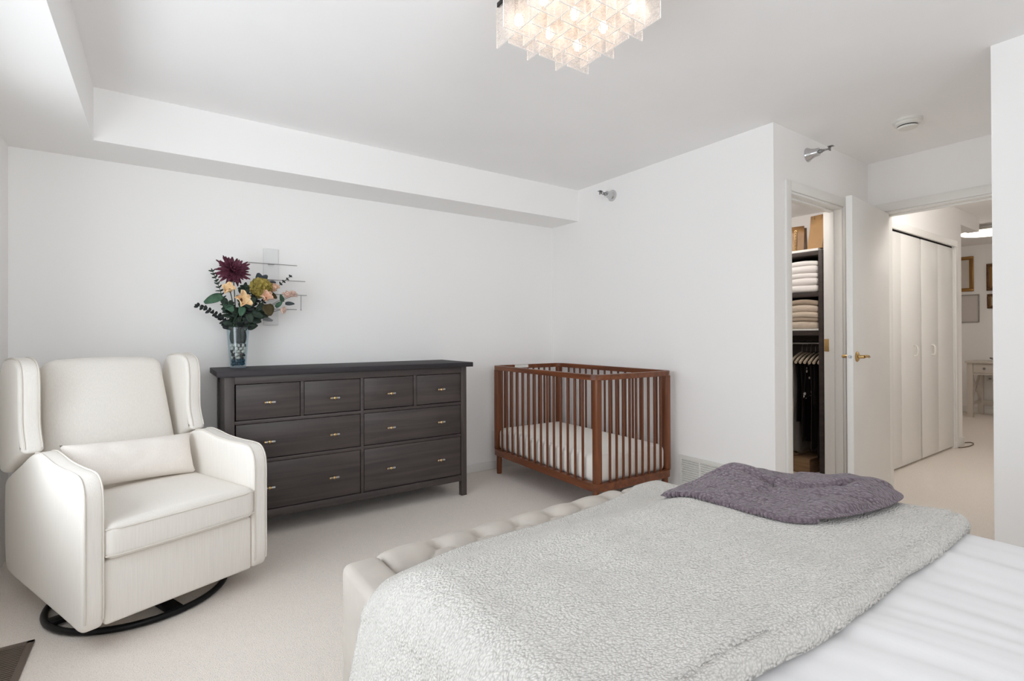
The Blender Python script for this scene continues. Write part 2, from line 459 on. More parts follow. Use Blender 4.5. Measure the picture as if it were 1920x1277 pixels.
# bifold doors in the hall
def bifold(name, x0, x1, hx_):
    e = bpy.data.objects.new(name, None); COL.objects.link(e); e['kind'] = 'structure'
    e.location = (x0, HY + .02, 0)
    w = (x1 - x0) / 2
    for k in range(2):
        mb = MB(); mb.box((k * w + .0004, -.014, .022), ((k + 1) * w - .0004, .014, 2.008), .0008)
        mb.build('door_panel', M['door'], e)
    mb = MB()
    pts = [(hx_ - x0, -.014, .955 + .0), (hx_ - x0, -.03, .955), (hx_ - x0 + .004, -.038, .965), (hx_ - x0 + .006, -.04, 1.0), (hx_ - x0 + .004, -.038, 1.035), (hx_ - x0, -.03, 1.045), (hx_ - x0, -.014, 1.045)]
    mb.tube(pts, .0075, 8)
    mb.build('pull_handle', M['plastic'], e)
    mb = MB(); mb.box((0, -.008, 2.0085), (x1 - x0, .012, 2.0295)); o = mb.build('track', M['black_p'], e); o['label'] = 'black track strip painted for the shaded gap above the panels'  # black strip paints the shade of the gap over the panels
    return e
bifold('door_2', 4.745, 5.640, 5.48)
bifold('door_3', 5.672, 6.55, 5.93)

# ------------------------------------------------------------------ fittings on walls and ceiling
def sprinkler(loc, d, label):
    """escutcheon cone + head pointing along d"""
    d = Vector(d).normalized()
    t = thing('sprinkler_head', label, 'sprinkler', loc)
    q = Vector((0, 0, 1)).rotation_difference(d).to_matrix().to_4x4()
    mb = MB(); mb.lathe([(0, 0), (.046, 0), (.046, .004), (.034, .022), (.027, .045), (.025, .07), (.018, .074), (0, .074)], q, 28)
    mb.build('escutcheon', M['chrome'], t)
    mb = MB(); mb.lathe([(0, .07), (.013, .07), (.013, .088), (.008, .092), (.008, .10), (0, .10)], q, 16)
    for s in (-1, 1):
        mb.tube([q @ Vector((s * .009, 0, .098)), q @ Vector((s * .012, 0, .112)), q @ Vector((0, 0, .128))], .0026, 6)
    mb.build('nozzle', M['steel'], t)
    mb = MB()
    up = Vector((0, 0, 1)); sd = d.cross(up)
    c = d * .132
    mb.obox(c, (.002, .017, .012), (d, sd, up), .001)
    mb.obox(c + up * .012 - d * -.008, (.014, .016, .0015), (d, sd, up), .0005)
    mb.build('deflector', M['steel'], t)
    return t
sprinkler((XR, 2.93, 2.29), (-1, 0, .02), 'chrome fire sprinkler on the right wall above the crib')
sprinkler((3.46, YC, 2.315), (0, -1, .02), 'chrome fire sprinkler on the wall above the closet doorway')

t = thing('smoke_detector', 'round white smoke detector on the ceiling before the bedroom door', 'smoke detector', (3.68, 1.135, ZC))
mb = MB(); mb.lathe([(0, 0), (.075, 0), (.075, -.012), (.070, -.016), (0, -.016)], None, 40); mb.build('base_plate', M['plastic'], t)
mb = MB(); mb.lathe([(0, -.015), (.066, -.015), (.066, -.026), (.056, -.034), (0, -.034)], None, 40); mb.build('cover', M['plastic'], t)
mb = MB(); mb.lathe([(0, -.033), (.050, -.033), (.050, -.041), (0, -.041)], None, 40); o = mb.build('slot_shade', M['black_p'], t); o['label'] = 'black disc painted as the shaded slot'  # shade inside the slot is painted as a black disc
mb = MB(); mb.lathe([(0, -.040), (.052, -.040), (.046, -.049), (0, -.052)], None, 40); mb.build('cap', M['plastic'], t)

# return-air grille low on the right wall
t = thing('wall_vent', 'white louvred return air vent low on the wall beside the crib', 'vent', (XR, 2.29, .085))
mb = MB()
LW, LH = .52, .215
mb.box((-.012, -LW, 0), (0, 0, .022)); mb.box((-.012, -LW, LH - .022), (0, 0, LH))
for y in (-.026, -.178, -.342, -LW): mb.box((-.0119, y, .020), (0, y + (.026 if y in (-.026, -LW) else .014), LH - .020))
mb.build('frame', M['grille'], t)
mb = MB(); mb.box((-.003, -LW + .02, .02), (0, -.02, LH - .02)); o = mb.build('duct_shade', M['black_p'], t); o['label'] = 'black sheet painted as duct shade behind the louvres'  # solid black sheet on the wall in place of duct shade
for k in range(11):
    z = .03 + k * .0158
    mb = MB()
    mb.obox((-.0065, -LW / 2, z), (.006, LW / 2 - .015, .0042), ((.8, 0, .6), (0, 1, 0), (-.6, 0, .8)))
    mb.build('louvre', M['grille'], t)

# floor register
t = thing('floor_register', 'bronze slotted floor register in the carpet left of the armchair', 'floor vent', (-.39, 2.615, 0))
rx, ry = .16, .36
mb = MB()
for lo, hi in (((-rx, -.02, 0), (0, 0, .008)), ((-rx, -ry, 0), (0, -ry + .02, .008)), ((-rx, -ry, 0), (-rx + .02, 0, .008)), ((-.022, -ry, 0), (0, 0, .008))):
    mb.box(lo, hi, .002)
mb.build('frame', M['register'], t)
mb = MB(); mb.box((-rx + .015, -ry + .015, .0005), (-.015, -.015, .002)); o = mb.build('duct_shade', M['black_p'], t); o['label'] = 'black sheet painted as duct shade under the slats'  # solid black sheet on the floor in place of duct shade
n = 24
for k in range(n):
    y = -.026 - k * (ry - .05) / (n - 1)
    mb = MB(); mb.box((-rx + .015, y - .0035, .002), (-.018, y + .0035, .0065), .001); mb.build('slat', M['register'], t)

# ------------------------------------------------------------------ chandelier
P = .0697; X0 = 1.0155; Y0 = 1.4965; ZB = 2.2; PH = .150; PW = .11
t = thing('chandelier', 'square chandelier of textured glass plates on the ceiling above the bed', 'chandelier', (X0, Y0, ZB))
N = 6
mb = MB()
w = (N - 1) * P
mb.box((-.03, -w - .03, ZC - ZB - .03), (w + .03, .03, ZC - ZB), .003)
mb.build('ceiling_plate', M['trim'], t)
mb = MB()
for k in range(N):
    mb.box((-.045, -k * P - .006, PH - .004), (w + .045, -k * P + .006, PH + .012), .001)
    mb.box((k * P - .006, -w - .045, PH - .004), (k * P + .006, .045, PH + .012), .001)
mb.build('frame', M['black'], t)
def plate(horizontal):
    mb = MB()
    h = PW / 2
    if horizontal: vs = mb.box((-h, -.002, 0), (h, .002, PH))
    else: vs = mb.box((-.002, -h, 0), (.002, h, PH))
    for f_ in mb.bm.faces:
        nrm = f_.normal if f_.normal.length > 0 else f_.calc_center_median()
        f_.normal_update(); nrm = f_.normal
        f_.material_index = 0 if (abs(nrm.y) > .5 if horizontal else abs(nrm.x) > .5) else 1
    return mb.build('glass_plate', [M['glassplate'], M['glassedge']], t, smooth=False)
px = plate(True); py = plate(False)
fx = fy = True
for i in range(N):
    for j in range(N):
        hor = (i + j) % 2 == 1
        src = px if hor else py
        if hor and fx: o = px; fx = False
        elif not hor and fy: o = py; fy = False
        else:
            o = src.copy(); COL.objects.link(o); o.parent = t
        o.location = (i * P, -j * P, 0)
for (i, j) in ((.5, .5), (2.5, .5), (.5, 2.5), (4.5, .5), (2.5, 2.5), (.5, 4.5), (4.5, 2.5), (2.5, 4.5), (4.5, 4.5)):
    mb = MB(); mb.ball((i * P, -j * P, .072), (.017, .017, .021), 2)
    o = mb.build('bulb', M['bulb'], t); o['label'] = 'glowing lamp bulb'
    mb = MB(); mb.tube([(i * P, -j * P, .09), (i * P, -j * P, PH + .01)], .011, 12); mb.build('lamp_holder', M['plastic'], t)

# ------------------------------------------------------------------ dresser
DX0, DX1, DYF = .292, 1.820, 3.20
t = thing('dresser', 'dark brown eight drawer dresser standing against the back wall', 'dresser', (0, 0, 0))
D_ = lambda *a: MB()
YBK = 3.655
mb = MB(); mb.box((.255, 3.178, .926), (1.864, 3.672, .958), .003); mb.build('top', M['darktop'], t)
for (x0, x1) in ((DX0, .341), (1.777, DX1)):
    for (y0, y1) in ((DYF, DYF + .042), (YBK - .042, YBK)):
        mb = MB(); mb.box((x0, y0, 0), (x1, y1, .926), .003); mb.build('leg', M['darkwoodz'], t)
for (x0, x1) in ((DX0 + .012, DX0 + .028), (DX1 - .028, DX1 - .012)):
    mb = MB(); mb.box((x0, DYF + .042, .10), (x1, YBK - .042, .926)); mb.build('side_panel', M['darkwoodz'], t)
mb = MB(); mb.box((.31, YBK - .02, .10), (1.80, YBK - .008, .926)); mb.build('back_panel', M['darkwoodx'], t)
mb = MB()
def rail(z0, z1, x0=.341, x1=1.777, d=.006): mb.box((x0, DYF + d, z0), (x1, DYF + .035, z1), .002)
rail(.882, .926, d=.003); rail(.106, .150, d=.003)
for (z0, z1) in ((.655, .675), (.426, .446)): rail(z0, z1)
mb.box((1.050, DYF + .005, .150), (1.070, DYF + .035, .882), .002)
mb.box((.689, DYF + .006, .675), (.709, DYF + .035, .882), .002)
mb.box((1.413, DYF + .006, .675), (1.435, DYF + .035, .882), .002)
mb.build('front_frame', M['darkwoodx'], t)
def knob(x, z, par):
    mb = MB()
    mb.tube([(x - .024, -.024, z), (x + .030, -.024, z)], .0062, 10)
    o = mb.build('knob_bar', M['crystal'], par); o['label'] = 'clear glass knob bar'
    mb = MB()
    mb.tube([(x, 0, z), (x, -.02, z)], .006, 10)
    mb.ball((x, -.025, z), (.0105, .0105, .011), 2)
    mb.tube([(x - .028, -.024, z), (x - .020, -.024, z)], .0072, 10)
    mb.tube([(x + .004, -.024, z), (x + .012, -.024, z)], .0075, 10)
    o = mb.build('knob', M['gold'], par); o['label'] = 'gold drawer knob'
drs = [(.3475, .686, .679, .8785, (.518,), .772), (.711, 1.0475, .679, .8785, (.883,), .770), (1.0725, 1.4105, .679, .8785, (1.246,), .773), (1.4375, 1.7745, .679, .8785, (1.610,), .776),
       (.3475, 1.0475, .4495, .6525, (.516, .882), .545), (1.0725, 1.7745, .4495, .6525, (1.245, 1.609), .548),
       (.3475, 1.0475, .1535, .4235, (.515, .878), .281), (1.0725, 1.7745, .1535, .4235, (1.242, 1.606), .284)]
for (x0, x1, z0, z1, ks, kz) in drs:
    mb = MB(); mb.box((x0, .0, z0), (x1, .022, z1), .0025)
    mb.box((x0 + .015, .022, z0 + .015), (x1 - .015, .36, z1 - .02))
    o = mb.build('drawer', M['darkwoodx'], t)
    o.location = (0, DYF + .009, 0)
    for k in ks: knob(k, kz, o)

# ------------------------------------------------------------------ crib
CA = math.radians(-2.0)
t = thing('crib', 'brown wooden baby crib with slatted sides in the corner', 'crib', (2.283, 3.605, 0), CA)
CW, CL = .735, 1.305      # local x across, local -y along
ZT, ZF0, ZF1 = .898, .160, .208
def rrect(x0, y0, x1, y1, r, n=6):
    pts = []
    for cx, cy, a0 in ((x1 - r, y1 - r, 0), (x0 + r, y1 - r, 90), (x0 + r, y0 + r, 180), (x1 - r, y0 + r, 270)):
        for k in range(n + 1):
            a = math.radians(a0 + 90 * k / n)
            pts.append((cx + r * math.cos(a), cy + r * math.sin(a)))
    return pts
def ring(z0, z1, inset, r, th, name):
    mb = MB(); bm = mb.bm
    o_ = rrect(inset, -CL + inset, CW - inset, -inset, r)
    i_ = rrect(inset + th, -CL + inset + th, CW - inset - th, -inset - th, max(.01, r - th))
    V = [[bm.verts.new((p[0], p[1], z)) for p in ps] for ps, z in ((o_, z0), (o_, z1), (i_, z1), (i_, z0))]
    n = len(o_)
    for a in range(4):
        b = (a + 1) % 4
        for k in range(n):
            k2 = (k + 1) % n
            bm.faces.new((V[a][k], V[a][k2], V[b][k2], V[b][k]))
    es = [e for e in bm.edges if abs(e.verts[0].co.z - e.verts[1].co.z) < 1e-6 and len(e.link_faces) == 2 and abs(e.calc_face_angle(0)) > 1.2]
    bmesh.ops.bevel(bm, geom=es, offset=.009, segments=3, profile=.5, affect='EDGES', clamp_overlap=True)
    return mb.build(name, M['criby'], t)
ring(ZT - .034, ZT, 0, .085, .036, 'top_rail')
ring(ZF0, ZF1, 0, .085, .036, 'bottom_rail')
# posts
for (x, y) in ((.018, -.068), (.018, -CL + .018), (CW - .068, -.068), (CW - .068, -CL + .018)):
    mb = MB(); mb.box((x, y, ZF1 - .01), (x + .050, y + .050, ZT - .028), .012, 3); mb.build('post', M['crib'], t)
mbs = MB(); mbs.box((-.007, -.0085, ZF1 - .008), (.007, .0085, ZT - .03), .005, 3); slat0 = mbs.build('slat', M['crib'], t)
first = True
sl = []
n = 14
for k in range(n):
    y = -.075 - (CL - .15) * (k + 1) / (n + 1)
    sl += [(.018, y), (CW - .018, y)]
n = 9
for k in range(n):
    x = .07 + (CW - .14) * (k + 1) / (n + 1)
    sl += [(x, -.018), (x, -CL + .018)]
for (x, y) in sl:
    o = slat0 if first else slat0.copy()
    if not first: COL.objects.link(o); o.parent = t
    first = False
    o.location = (x, y, 0)
for (x, y) in ((.045, -.06), (.045, -CL + .055), (CW - .045, -.06), (CW - .045, -CL + .055)):
    mb = MB(); mb.tube([(x, y, 0), (x, y, .008), (x, y, ZF0 + .01)], [.020, .0215, .0225], 20); mb.build('leg', M['crib'], t)
mb = MB(); mb.box((.03, -CL + .03, ZF0 + .008), (CW - .03, -.03, ZF0 + .026)); mb.build('mattress_support', M['cribx'], t)
mb = MB()
for z in (.83, .36): mb.lathe([(0, 0), (.006, 0), (.005, .002), (0, .003)], Matrix.Translation((.004, -.04, z)) @ Matrix.Rotation(-PI / 2, 4, 'Y'), 14)
o = mb.build('bolt_cover', M['plastic'], t); o['label'] = 'pale round bolt covers'
mb = MB(); mb.box((.22, -.037, ZT - .026), (.36, -.0345, ZT - .002)); mb.box((.22, -.0365, ZT + .0002), (.36, -.002, ZT + .0016))
o = mb.build('paper_label', M['plastic'], t); o['label'] = 'white paper sticker on the far rail'

t2 = thing('crib_mattress', 'thick white mattress with fitted sheet lying inside the wooden crib', 'mattress', (2.283, 3.605, 0), CA)
mb = MB()
mx0, mx1, my0, my1 = .042, CW - .042, -CL + .042, -.042
mb.box((mx0, my0, .19), (mx1, my1, .378), .045, 5)
mb.build('fitted_sheet', M['mattress'], t2)

# ------------------------------------------------------------------ armchair (local x across, local y back)
AA = math.radians(22)
t = thing('armchair', 'cream wingback swivel armchair on a black ring base left of the dresser', 'armchair', (-.227, 2.35, 0), AA)
cw = .69
def arcpts(c, r, a0, a1, n=6):
    return [(c[0] + r * math.cos(math.radians(a0 + (a1 - a0) * k / n)), c[1] + r * math.sin(math.radians(a0 + (a1 - a0) * k / n))) for k in range(n + 1)]
armk = [(.012, .10), (.0, .16), (.0, .30), (.0, .45), (.0, .55), (.012, .605), (.045, .638), (.10, .647), (.20, .648), (.32, .655), (.42, .670), (.50, .676), (.60, .655), (.75, .59), (.88, .535), (.945, .50), (.965, .44), (.968, .30), (.962, .17), (.94, .105), (.88, .085), (.65, .083), (.40, .083), (.15, .083), (.05, .082)]
armp = catmull(armk, 150)
for (s0, s1) in ((0.0, .068), (cw - .068, cw)):
    mb = MB(); mb.rprism(armp, lambda a, b, s: (s, a, b), s0, s1, .018, 5)
    a_ = mb.build('arm', M['linen'], t, angle=60)
    mb = MB()
    for s in (s0 + .007, s1 - .007):
        pl = [(s, q.x, q.y) for q in armp[3:70]]
        mb.tube([(q[0], q[1] - .001, q[2]) for q in pl], .0032, 6)
    mb.build('piping', M['piping'], a_)
# front / footrest panel and body
mb = MB(); mb.box((.068, .012, .086), (cw - .068, .075, .326), .014, 4)
for v in mb.bm.verts:
    if v.co.z < .11: v.co.z += .008 * (1 - ((v.co.x - cw / 2) / .28) ** 2)
mb.build('footrest_panel', M['linen'], t)
mb = MB(); mb.box((.07, .08, .075), (cw - .07, .90, .32), .01)
for v in mb.bm.verts: v.co.z = max(v.co.z, .10)
mb.build('seat_frame', M['linen'], t)
# seat cushion
def superbox(lo, hi, e, nu=40, nv=24, f=None):
    """rounded cushion: superellipsoid, exponent e"""
    mb = MB()
    c = [(lo[i] + hi[i]) / 2 for i in range(3)]; h = [(hi[i] - lo[i]) / 2 for i in range(3)]
    def sg(v, p): return math.copysign(abs(v) ** p, v)
    def fn(u, v):
        a = 2 * PI * u; b = -PI / 2 + PI * v
        cb = sg(math.cos(b), e[1]); 
        p = Vector((c[0] + h[0] * cb * sg(math.cos(a), e[0]), c[1] + h[1] * cb * sg(math.sin(a), e[0]), c[2] + h[2] * sg(math.sin(b), e[1])))
        return f(p) if f else p
    V = mb.grid(nu, nv, fn, closed_u=True)
    bmesh.ops.remove_doubles(mb.bm, verts=mb.bm.verts, dist=1e-5)
    return mb
def seatf(p):
    y = p.y; x = (p.x - cw / 2) / .28
    if p.z > .40: p.z += .018 * (1 - x * x) * max(0, 1 - ((y - .25) / .42) ** 2)
    return p
mb = MB(); mb.box((.063, -.014, .328), (cw - .063, .70, .462), .032, 5)
bmesh.ops.subdivide_edges(mb.bm, edges=[e for e in mb.bm.edges if e.calc_length() > .2], cuts=8, use_grid_fill=True)
for v in mb.bm.verts:
    v.co = seatf(v.co)
    x = (v.co.x - cw / 2) / .28
    if v.co.y < .1: v.co.y -= .010 * (1 - x * x)
seat = mb.build('seat_cushion', M['linen'], t, angle=70)
mb = MB()
def seam(z, pk):
    pts = [(.066, .62, z)] + [(.066, .62 - .6 * k / 8, z) for k in range(1, 9)] + arc3(z) + [(cw - .066, .02 + .6 * k / 8, z) for k in range(9)]
    return pts
def arc3(z):
    pts = []
    for k in range(13):
        x = .066 + (cw - .132) * k / 12; xn = (x - cw / 2) / .28
        edge = .012 if k in (0, 12) else 0
        pts.append((x, -.0145 - .010 * (1 - xn * xn) + edge, z))
    return pts
mb.tube(arc3(.444), .0035, 6); mb.tube(arc3(.346), .0035, 6)
mb.build('piping', M['piping'], seat)
# backrest
def backf(p):
    # lean: z .42 -> 1.02 shifts back
    return p
mb = MB(); mb.box((-.262, -.10, -.02), (.262, .10, .615), .05, 5)
bmesh.ops.subdivide_edges(mb.bm, edges=[e for e in mb.bm.edges if e.calc_length() > .2], cuts=8, use_grid_fill=True)
for v in mb.bm.verts:
    x = v.co.x / .262; z = v.co.z / .6
    if v.co.y < 0: v.co.y -= .028 * (1 - x * x) * math.sin(PI * min(1, max(0, z * .9 + .05)))
    v.co.x *= (1.06 - .14 * z)
    if v.co.z > .5: v.co.z += .012 * (1 - x * x)
Mb = Matrix.Translation((cw / 2, .755, .43)) @ Matrix.Rotation(math.radians(-15), 4, 'X')
for v in mb.bm.verts: v.co = Mb @ v.co
mb.build('backrest', M['linen'], t, angle=70)
# wings
wk = [(.600, .672), (.606, .70), (.622, .735), (.636, .78), (.640, .84), (.640, .90), (.642, .96), (.655, 1.015), (.69, 1.045), (.75, 1.058), (.82, 1.058), (.89, 1.045), (.935, 1.0), (.95, .92), (.952, .80), (.95, .66), (.94, .565), (.90, .54), (.82, .575), (.72, .622), (.64, .655), (.61, .66)]
wp = catmull(wk, 120)
for side in (0, 1):
    s0, s1 = (-.022, .052) if side == 0 else (cw - .058, cw + .012)
    mb = MB(); mb.rprism(wp, lambda a, b, s: (s, a, b), s0, s1, .022, 6)
    w_ = mb.build('wing', M['linen'], t, angle=60)
    mb = MB()
    for s in (s0 + .009, s1 - .009):
        mb.tube([(s, q.x + .0005, q.y) for q in wp[2:60]], .003, 6)
    mb.build('piping', M['piping'], w_)
# base
b_ = None
mb = MB()
bx_, by_ = .325, .375
mb.tube([(bx_ + .325 * math.cos(2 * PI * k / 56), by_ + .325 * math.sin(2 * PI * k / 56), .016) for k in range(56)], .013, 10, closed=True)
mb.box((bx_ - .32, by_ - .025, .010), (bx_ + .32, by_ + .025, .03), .003); mb.box((bx_ - .028, by_ - .32, .010), (bx_ + .028, by_ + .32, .03), .003)
mb.tube([(bx_, by_, .02), (bx_, by_, .11)], .05, 20)
mb.build('swivel_base', M['black'], t)

# lumbar pillow on the chair
t2 = thing('lumbar_pillow', 'long cream lumbar pillow resting on the armchair seat', 'pillow', (-.227, 2.35, 0), AA)
mb = MB()
L2, H2, T2 = .262, .105, .062
def pil(u, v, sgn):
    a = 2 * u - 1; b = 2 * v - 1
    e = (max(0, 1 - abs(a) ** 5) * max(0, 1 - abs(b) ** 3)) ** .55
    pin = 1 - .06 * (1 - abs(b) ** 2) * abs(a) ** 6
    wr = .006 * noise.noise(Vector((a * 4, b * 2.5, sgn * 3))) * e
    return Vector((a * L2 * pin, sgn * (T2 * e) + wr, b * H2 * (1 - .10 * (1 - a * a) * abs(b) ** 6)))
A = mb.grid(41, 21, lambda u, v: pil(u, v, -1)); B = mb.grid(41, 21, lambda u, v: pil(u, v, 1))
bmesh.ops.remove_doubles(mb.bm, verts=mb.bm.verts, dist=.0008)
Mp = Matrix.Translation((cw / 2 + .0, .525, .575)) @ Matrix.Rotation(math.radians(3), 4, 'Y') @ Matrix.Rotation(math.radians(-24), 4, 'X')
for v in mb.bm.verts: v.co = Mp @ v.co
mb.build('pillow_cover', M['linen_pillow'], t2, angle=80)

# ------------------------------------------------------------------ bed
BL, BR, BFY = .36, 1.44, 1.275
BA = math.radians(1.4)
BP = Vector((BL, 1.222, 0))
BO = BP - Matrix.Rotation(BA, 3, 'Z') @ BP
t = thing('bed', 'beige velvet bed with a button tufted footboard', 'bed', BO, BA)
# footboard core, two wing posts, rails, headboard behind the camera
mb = MB(); mb.box((BL + .09, 1.07, .10), (BR - .09, 1.30, .52), .01); mb.build('footboard_panel', M['velvet'], t)
for (x0, x1) in ((BL, BL + .095), (BR - .095, BR)):
    mb = MB(); mb.box((x0, .93, .06), (x1, 1.25, .600), .020, 4); mb.build('footboard_post', M['velvet'], t)
for (x0, x1) in ((BL, BL + .05), (BR - .05, BR)):
    mb = MB(); mb.box((x0, -1.0, .10), (x1, .93, .36), .012, 3); mb.build('side_rail', M['velvet'], t)
mb = MB(); mb.box((BL - .03, -1.13, .05), (BR + .03, -1.01, 1.25), .03, 4); mb.build('headboard', M['velvet'], t)
for (x, y) in ((BL + .03, 1.16), (BR - .08, 1.16), (BL + .03, -1.08), (BR - .08, -1.08)):
    mb = MB(); mb.box((x, y, 0), (x + .05, y + .05, .10), .004); mb.build('leg', M['darkwoodz'], t)
# tufted roll
RX0_, RX1_ = BL + .098, BR - .098
btn = []
sp = .131
k = 0
x = .612
while x < RX1_ - .05:
    btn.append((x, 1.0)); btn.append((x + sp / 2, 1.45)); x += sp
cy, cz, rr = 1.222, .492, .110
def rollf(u, v):
    x = RX0_ + (RX1_ - RX0_) * u
    tt = -.55 + 2.6 * v          # profile parameter: <0 outer face, 0..1 over the top, >1 inner face (radians/1.5)
    ang_ = PI * (.0 + tt * .5)
    # angle 0 = outward (+y), pi/2 = up, pi = inward (-y)
    if tt < 0:
        y = cy + rr; z = cz + tt * .28; ny, nz = 1, 0
    elif tt <= 2.0:
        y = cy + rr * math.cos(ang_); z = cz + rr * math.sin(ang_); ny, nz = math.cos(ang_), math.sin(ang_)
    else:
        y = cy - rr; z = cz - (tt - 2.0) * .28; ny, nz = -1, 0
    d = 0.0
    for bx, bt in btn:
        dx = abs(x - bx); ds = (tt - bt) * .17
        if dx < .2:
            q = math.hypot(dx, ds)
            d += .030 * math.exp(-q / .020)
    # creases: from each top button to the staggered buttons of the next row
    for bx, bt in btn:
        if bt == 1.0 and abs(x - bx) < sp and tt > 1.0:
            f_ = (tt - 1.0) / .45
            if f_ <= 1.3:
                cx = sp / 2 * min(f_, 1.0)
                for s in (-1, 1):
                    d += .012 * math.exp(-abs((x - bx) - s * cx) / .008) * .5
    # end rounding
    e = min(x - RX0_, RX1_ - x)
    if e < .03: d += .02 * (1 - math.sqrt(max(0, 1 - ((.03 - e) / .03) ** 2)))
    d = min(d, .04)
    # soft swell towards the outside between buttons
    sw = .004 * abs(math.sin(PI * (x - .612) / sp)) * math.exp(-((tt - .6) / .6) ** 2)
    return Vector((x, y + ny * (sw - d), z + nz * (sw - d)))
mb = MB(); V = mb.grid(421, 64, rollf)
mb.bm.faces.new([V[0][j] for j in range(64)]); mb.bm.faces.new([V[420][j] for j in range(63, -1, -1)])
roll = mb.build('tufted_roll', M['velvet'], t, angle=80)
for bx, bt in btn:
    if bt == 1.0:
        mb = MB(); a_ = PI / 2
        mb.ball((bx, cy - .004, cz + rr - .031), (.009, .009, .005), 2); mb.build('button', M['velvet'], roll)

mb = MB(); mb.box((BL + .055, -1.0, .28), (BR - .02, 1.0, .66), .06, 4)
mt_ = mb.build('mattress', M['sheet']); mt_.location = BO; mt_.rotation_euler = (0, 0, BA)
tag(mt_, 'bed mattress under the white duvet', 'mattress')

# draped cloth over the bed: z of the bed top with rounded fall at both sides
ZTOP = .712
def fall(x, top, xl, xr, r=.075):
    """returns (x', z') of a cloth lying over the bed, arc-length coordinate x across"""
    return None
def drape(s, xl, xr, top, r, flare=.03):
    """s: arc length measured along the cloth from the left top edge (x = xl + r)"""
    w = (xr - r) - (xl + r)
    q = PI / 2 * r
    if s < 0:
        a = -s
        if a < q: th = a / r; return (xl + r - r * math.sin(th), top - r + r * math.cos(th))
        d = a - q; return (xl - flare * (1 - math.exp(-d * 4)), top - r - d)
    if s <= w: return (xl + r + s, top)
    a = s - w
    if a < q: th = a / r; return (xr - r + r * math.sin(th), top - r + r * math.cos(th))
    d = a - q; return (xr + flare * (1 - math.exp(-d * 4)), top - r - d)

def smooth(a, b, x):
    t_ = max(0, min(1, (x - a) / (b - a))); return t_ * t_ * (3 - 2 * t_)

# white duvet
def duvet(u, v):
    xl, xr, r = .385, 1.50, .085
    w = xr - xl - 2 * r
    s = -.33 + (w + .66) * u
    y = -.98 + 1.94 * v
    x, z = drape(s, xl, xr, ZTOP, r, .005)
    on_top = smooth(xl + .0, xl + .15, x) * (1 - smooth(xr - .12, xr, x))
    # long folds running away from the blanket edge
    dxy = Vector((x, y, 0))
    th_ = math.radians(-56 - 34 * smooth(.5, 1.3, x))
    c_ = -x * math.sin(th_) + (y - .33) * math.cos(th_); l_ = x * math.cos(th_) + (y - .33) * math.sin(th_)
    f1 = noise.noise(Vector((c_ * 7.0 + .8 * l_, l_ * 2.0, .3)))
    f2 = noise.noise(Vector((c_ * 22.0 + 1.4 * l_, l_ * 2.8, 7.1)))
    f3 = noise.noise(Vector((c_ * 34.0, l_ * 3.0, 3.1)))
    near_b = math.exp(-max(0, .33 - y) / .28)
    fade = smooth(.41, .30, y)
    h = fade * (.009 * (f1 * 1.2) - .004 + .0055 * f2 * (.45 + .55 * near_b) + .0015 * f3)
    puff = .012 * noise.noise(Vector((x * 2.2, y * 2.2, 5.5)))
    kz = smooth(ZTOP - .08, ZTOP - .01, z)
    z += (h + puff * fade) * on_top * kz
    x += (1 - kz) * h * (1 if x > 1 else -1)
    z -= min(.13, .15 * smooth(.74, 1.02, y)) * (.6 + .4 * smooth(ZTOP - .12, ZTOP - .02, z))
    return Vector((x, y, z))
mb = MB(); mb.grid(220, 240, duvet)
o = mb.build('duvet', M['sheet'], angle=180); o.location = BO; o.rotation_euler = (0, 0, BA)
so = o.modifiers.new('thickness', 'SOLIDIFY'); so.thickness = .012; so.offset = -1
tag(o, 'white rumpled duvet covering the bed', 'duvet')

# pale knit blanket across the foot of the bed
def interp(pts, x):
    if x <= pts[0][0]: return pts[0][1]
    for (a, b), (c, d) in zip(pts, pts[1:]):
        if x <= c:
            t_ = (x - a) / (c - a); t_ = t_ * t_ * (3 - 2 * t_) if False else t_
            return b + (d - b) * t_
    return pts[-1][1]
FAR = [(.2, .97), (.30, .985), (.345, 1.0), (.39, 1.04), (.44, 1.07), (.52, 1.095), (.65, 1.122), (.86, 1.128), (1.08, 1.15), (1.20, 1.165), (1.30, 1.185), (1.36, 1.215), (1.42, 1.24), (1.56, 1.22)]
NEAR = [(.2, .31), (.45, .348), (.57, .358), (.684, .350), (.815, .336), (.95, .340), (1.09, .345), (1.25, .338), (1.36, .340), (1.46, .346), (1.52, .36), (1.58, .38)]
def bed_top(x, y):
    return ZTOP
def blanket_pt(u, v):
    xl, xr, r = .325, 1.555, .085
    w = xr - xl - 2 * r
    s = -.45 + (w + .45 + .40) * u
    x, z = drape(s, xl, xr, ZTOP + .022, r, .08 if s < 0 else .02)
    xf = max(.2, min(1.56, x))
    far = interp(FAR, xf); near = interp(NEAR, xf)
    y = far + (near - far) * v
    und = .008 * noise.noise(Vector((x * 3.1, y * 3.4, 1.7))) + .004 * noise.noise(Vector((x * 9, y * 9, 3.3)))
    on = smooth(ZTOP - .09, ZTOP + .01, z)
    z += und * on
    x += (1 - on) * (und * 1.3 - .010 * math.sin(y * 16 + 1))
    # dips over the mattress end onto the roll
    z -= .120 * smooth(.78, 1.115, y) * (.7 + .3 * on)
    z -= .02 * smooth(1.21, 1.25, y) * on
    # rolled near edge
    e = v * (far - near)
    d_near = (1 - v) * (far - near)
    if d_near < .03: z += .006 * math.sin(PI * d_near / .03) - .016 * (1 - d_near / .03) ** 2
    if d_near > .03 and d_near < .12: z += .008 * (1 - (d_near - .03) / .09)
    return Vector((x, y, z))
mb = MB(); mb.grid(260, 130, blanket_pt)
o = mb.build('blanket', M['blanket'], angle=180)
so = o.modifiers.new('thickness', 'SOLIDIFY'); so.thickness = .012; so.offset = 0
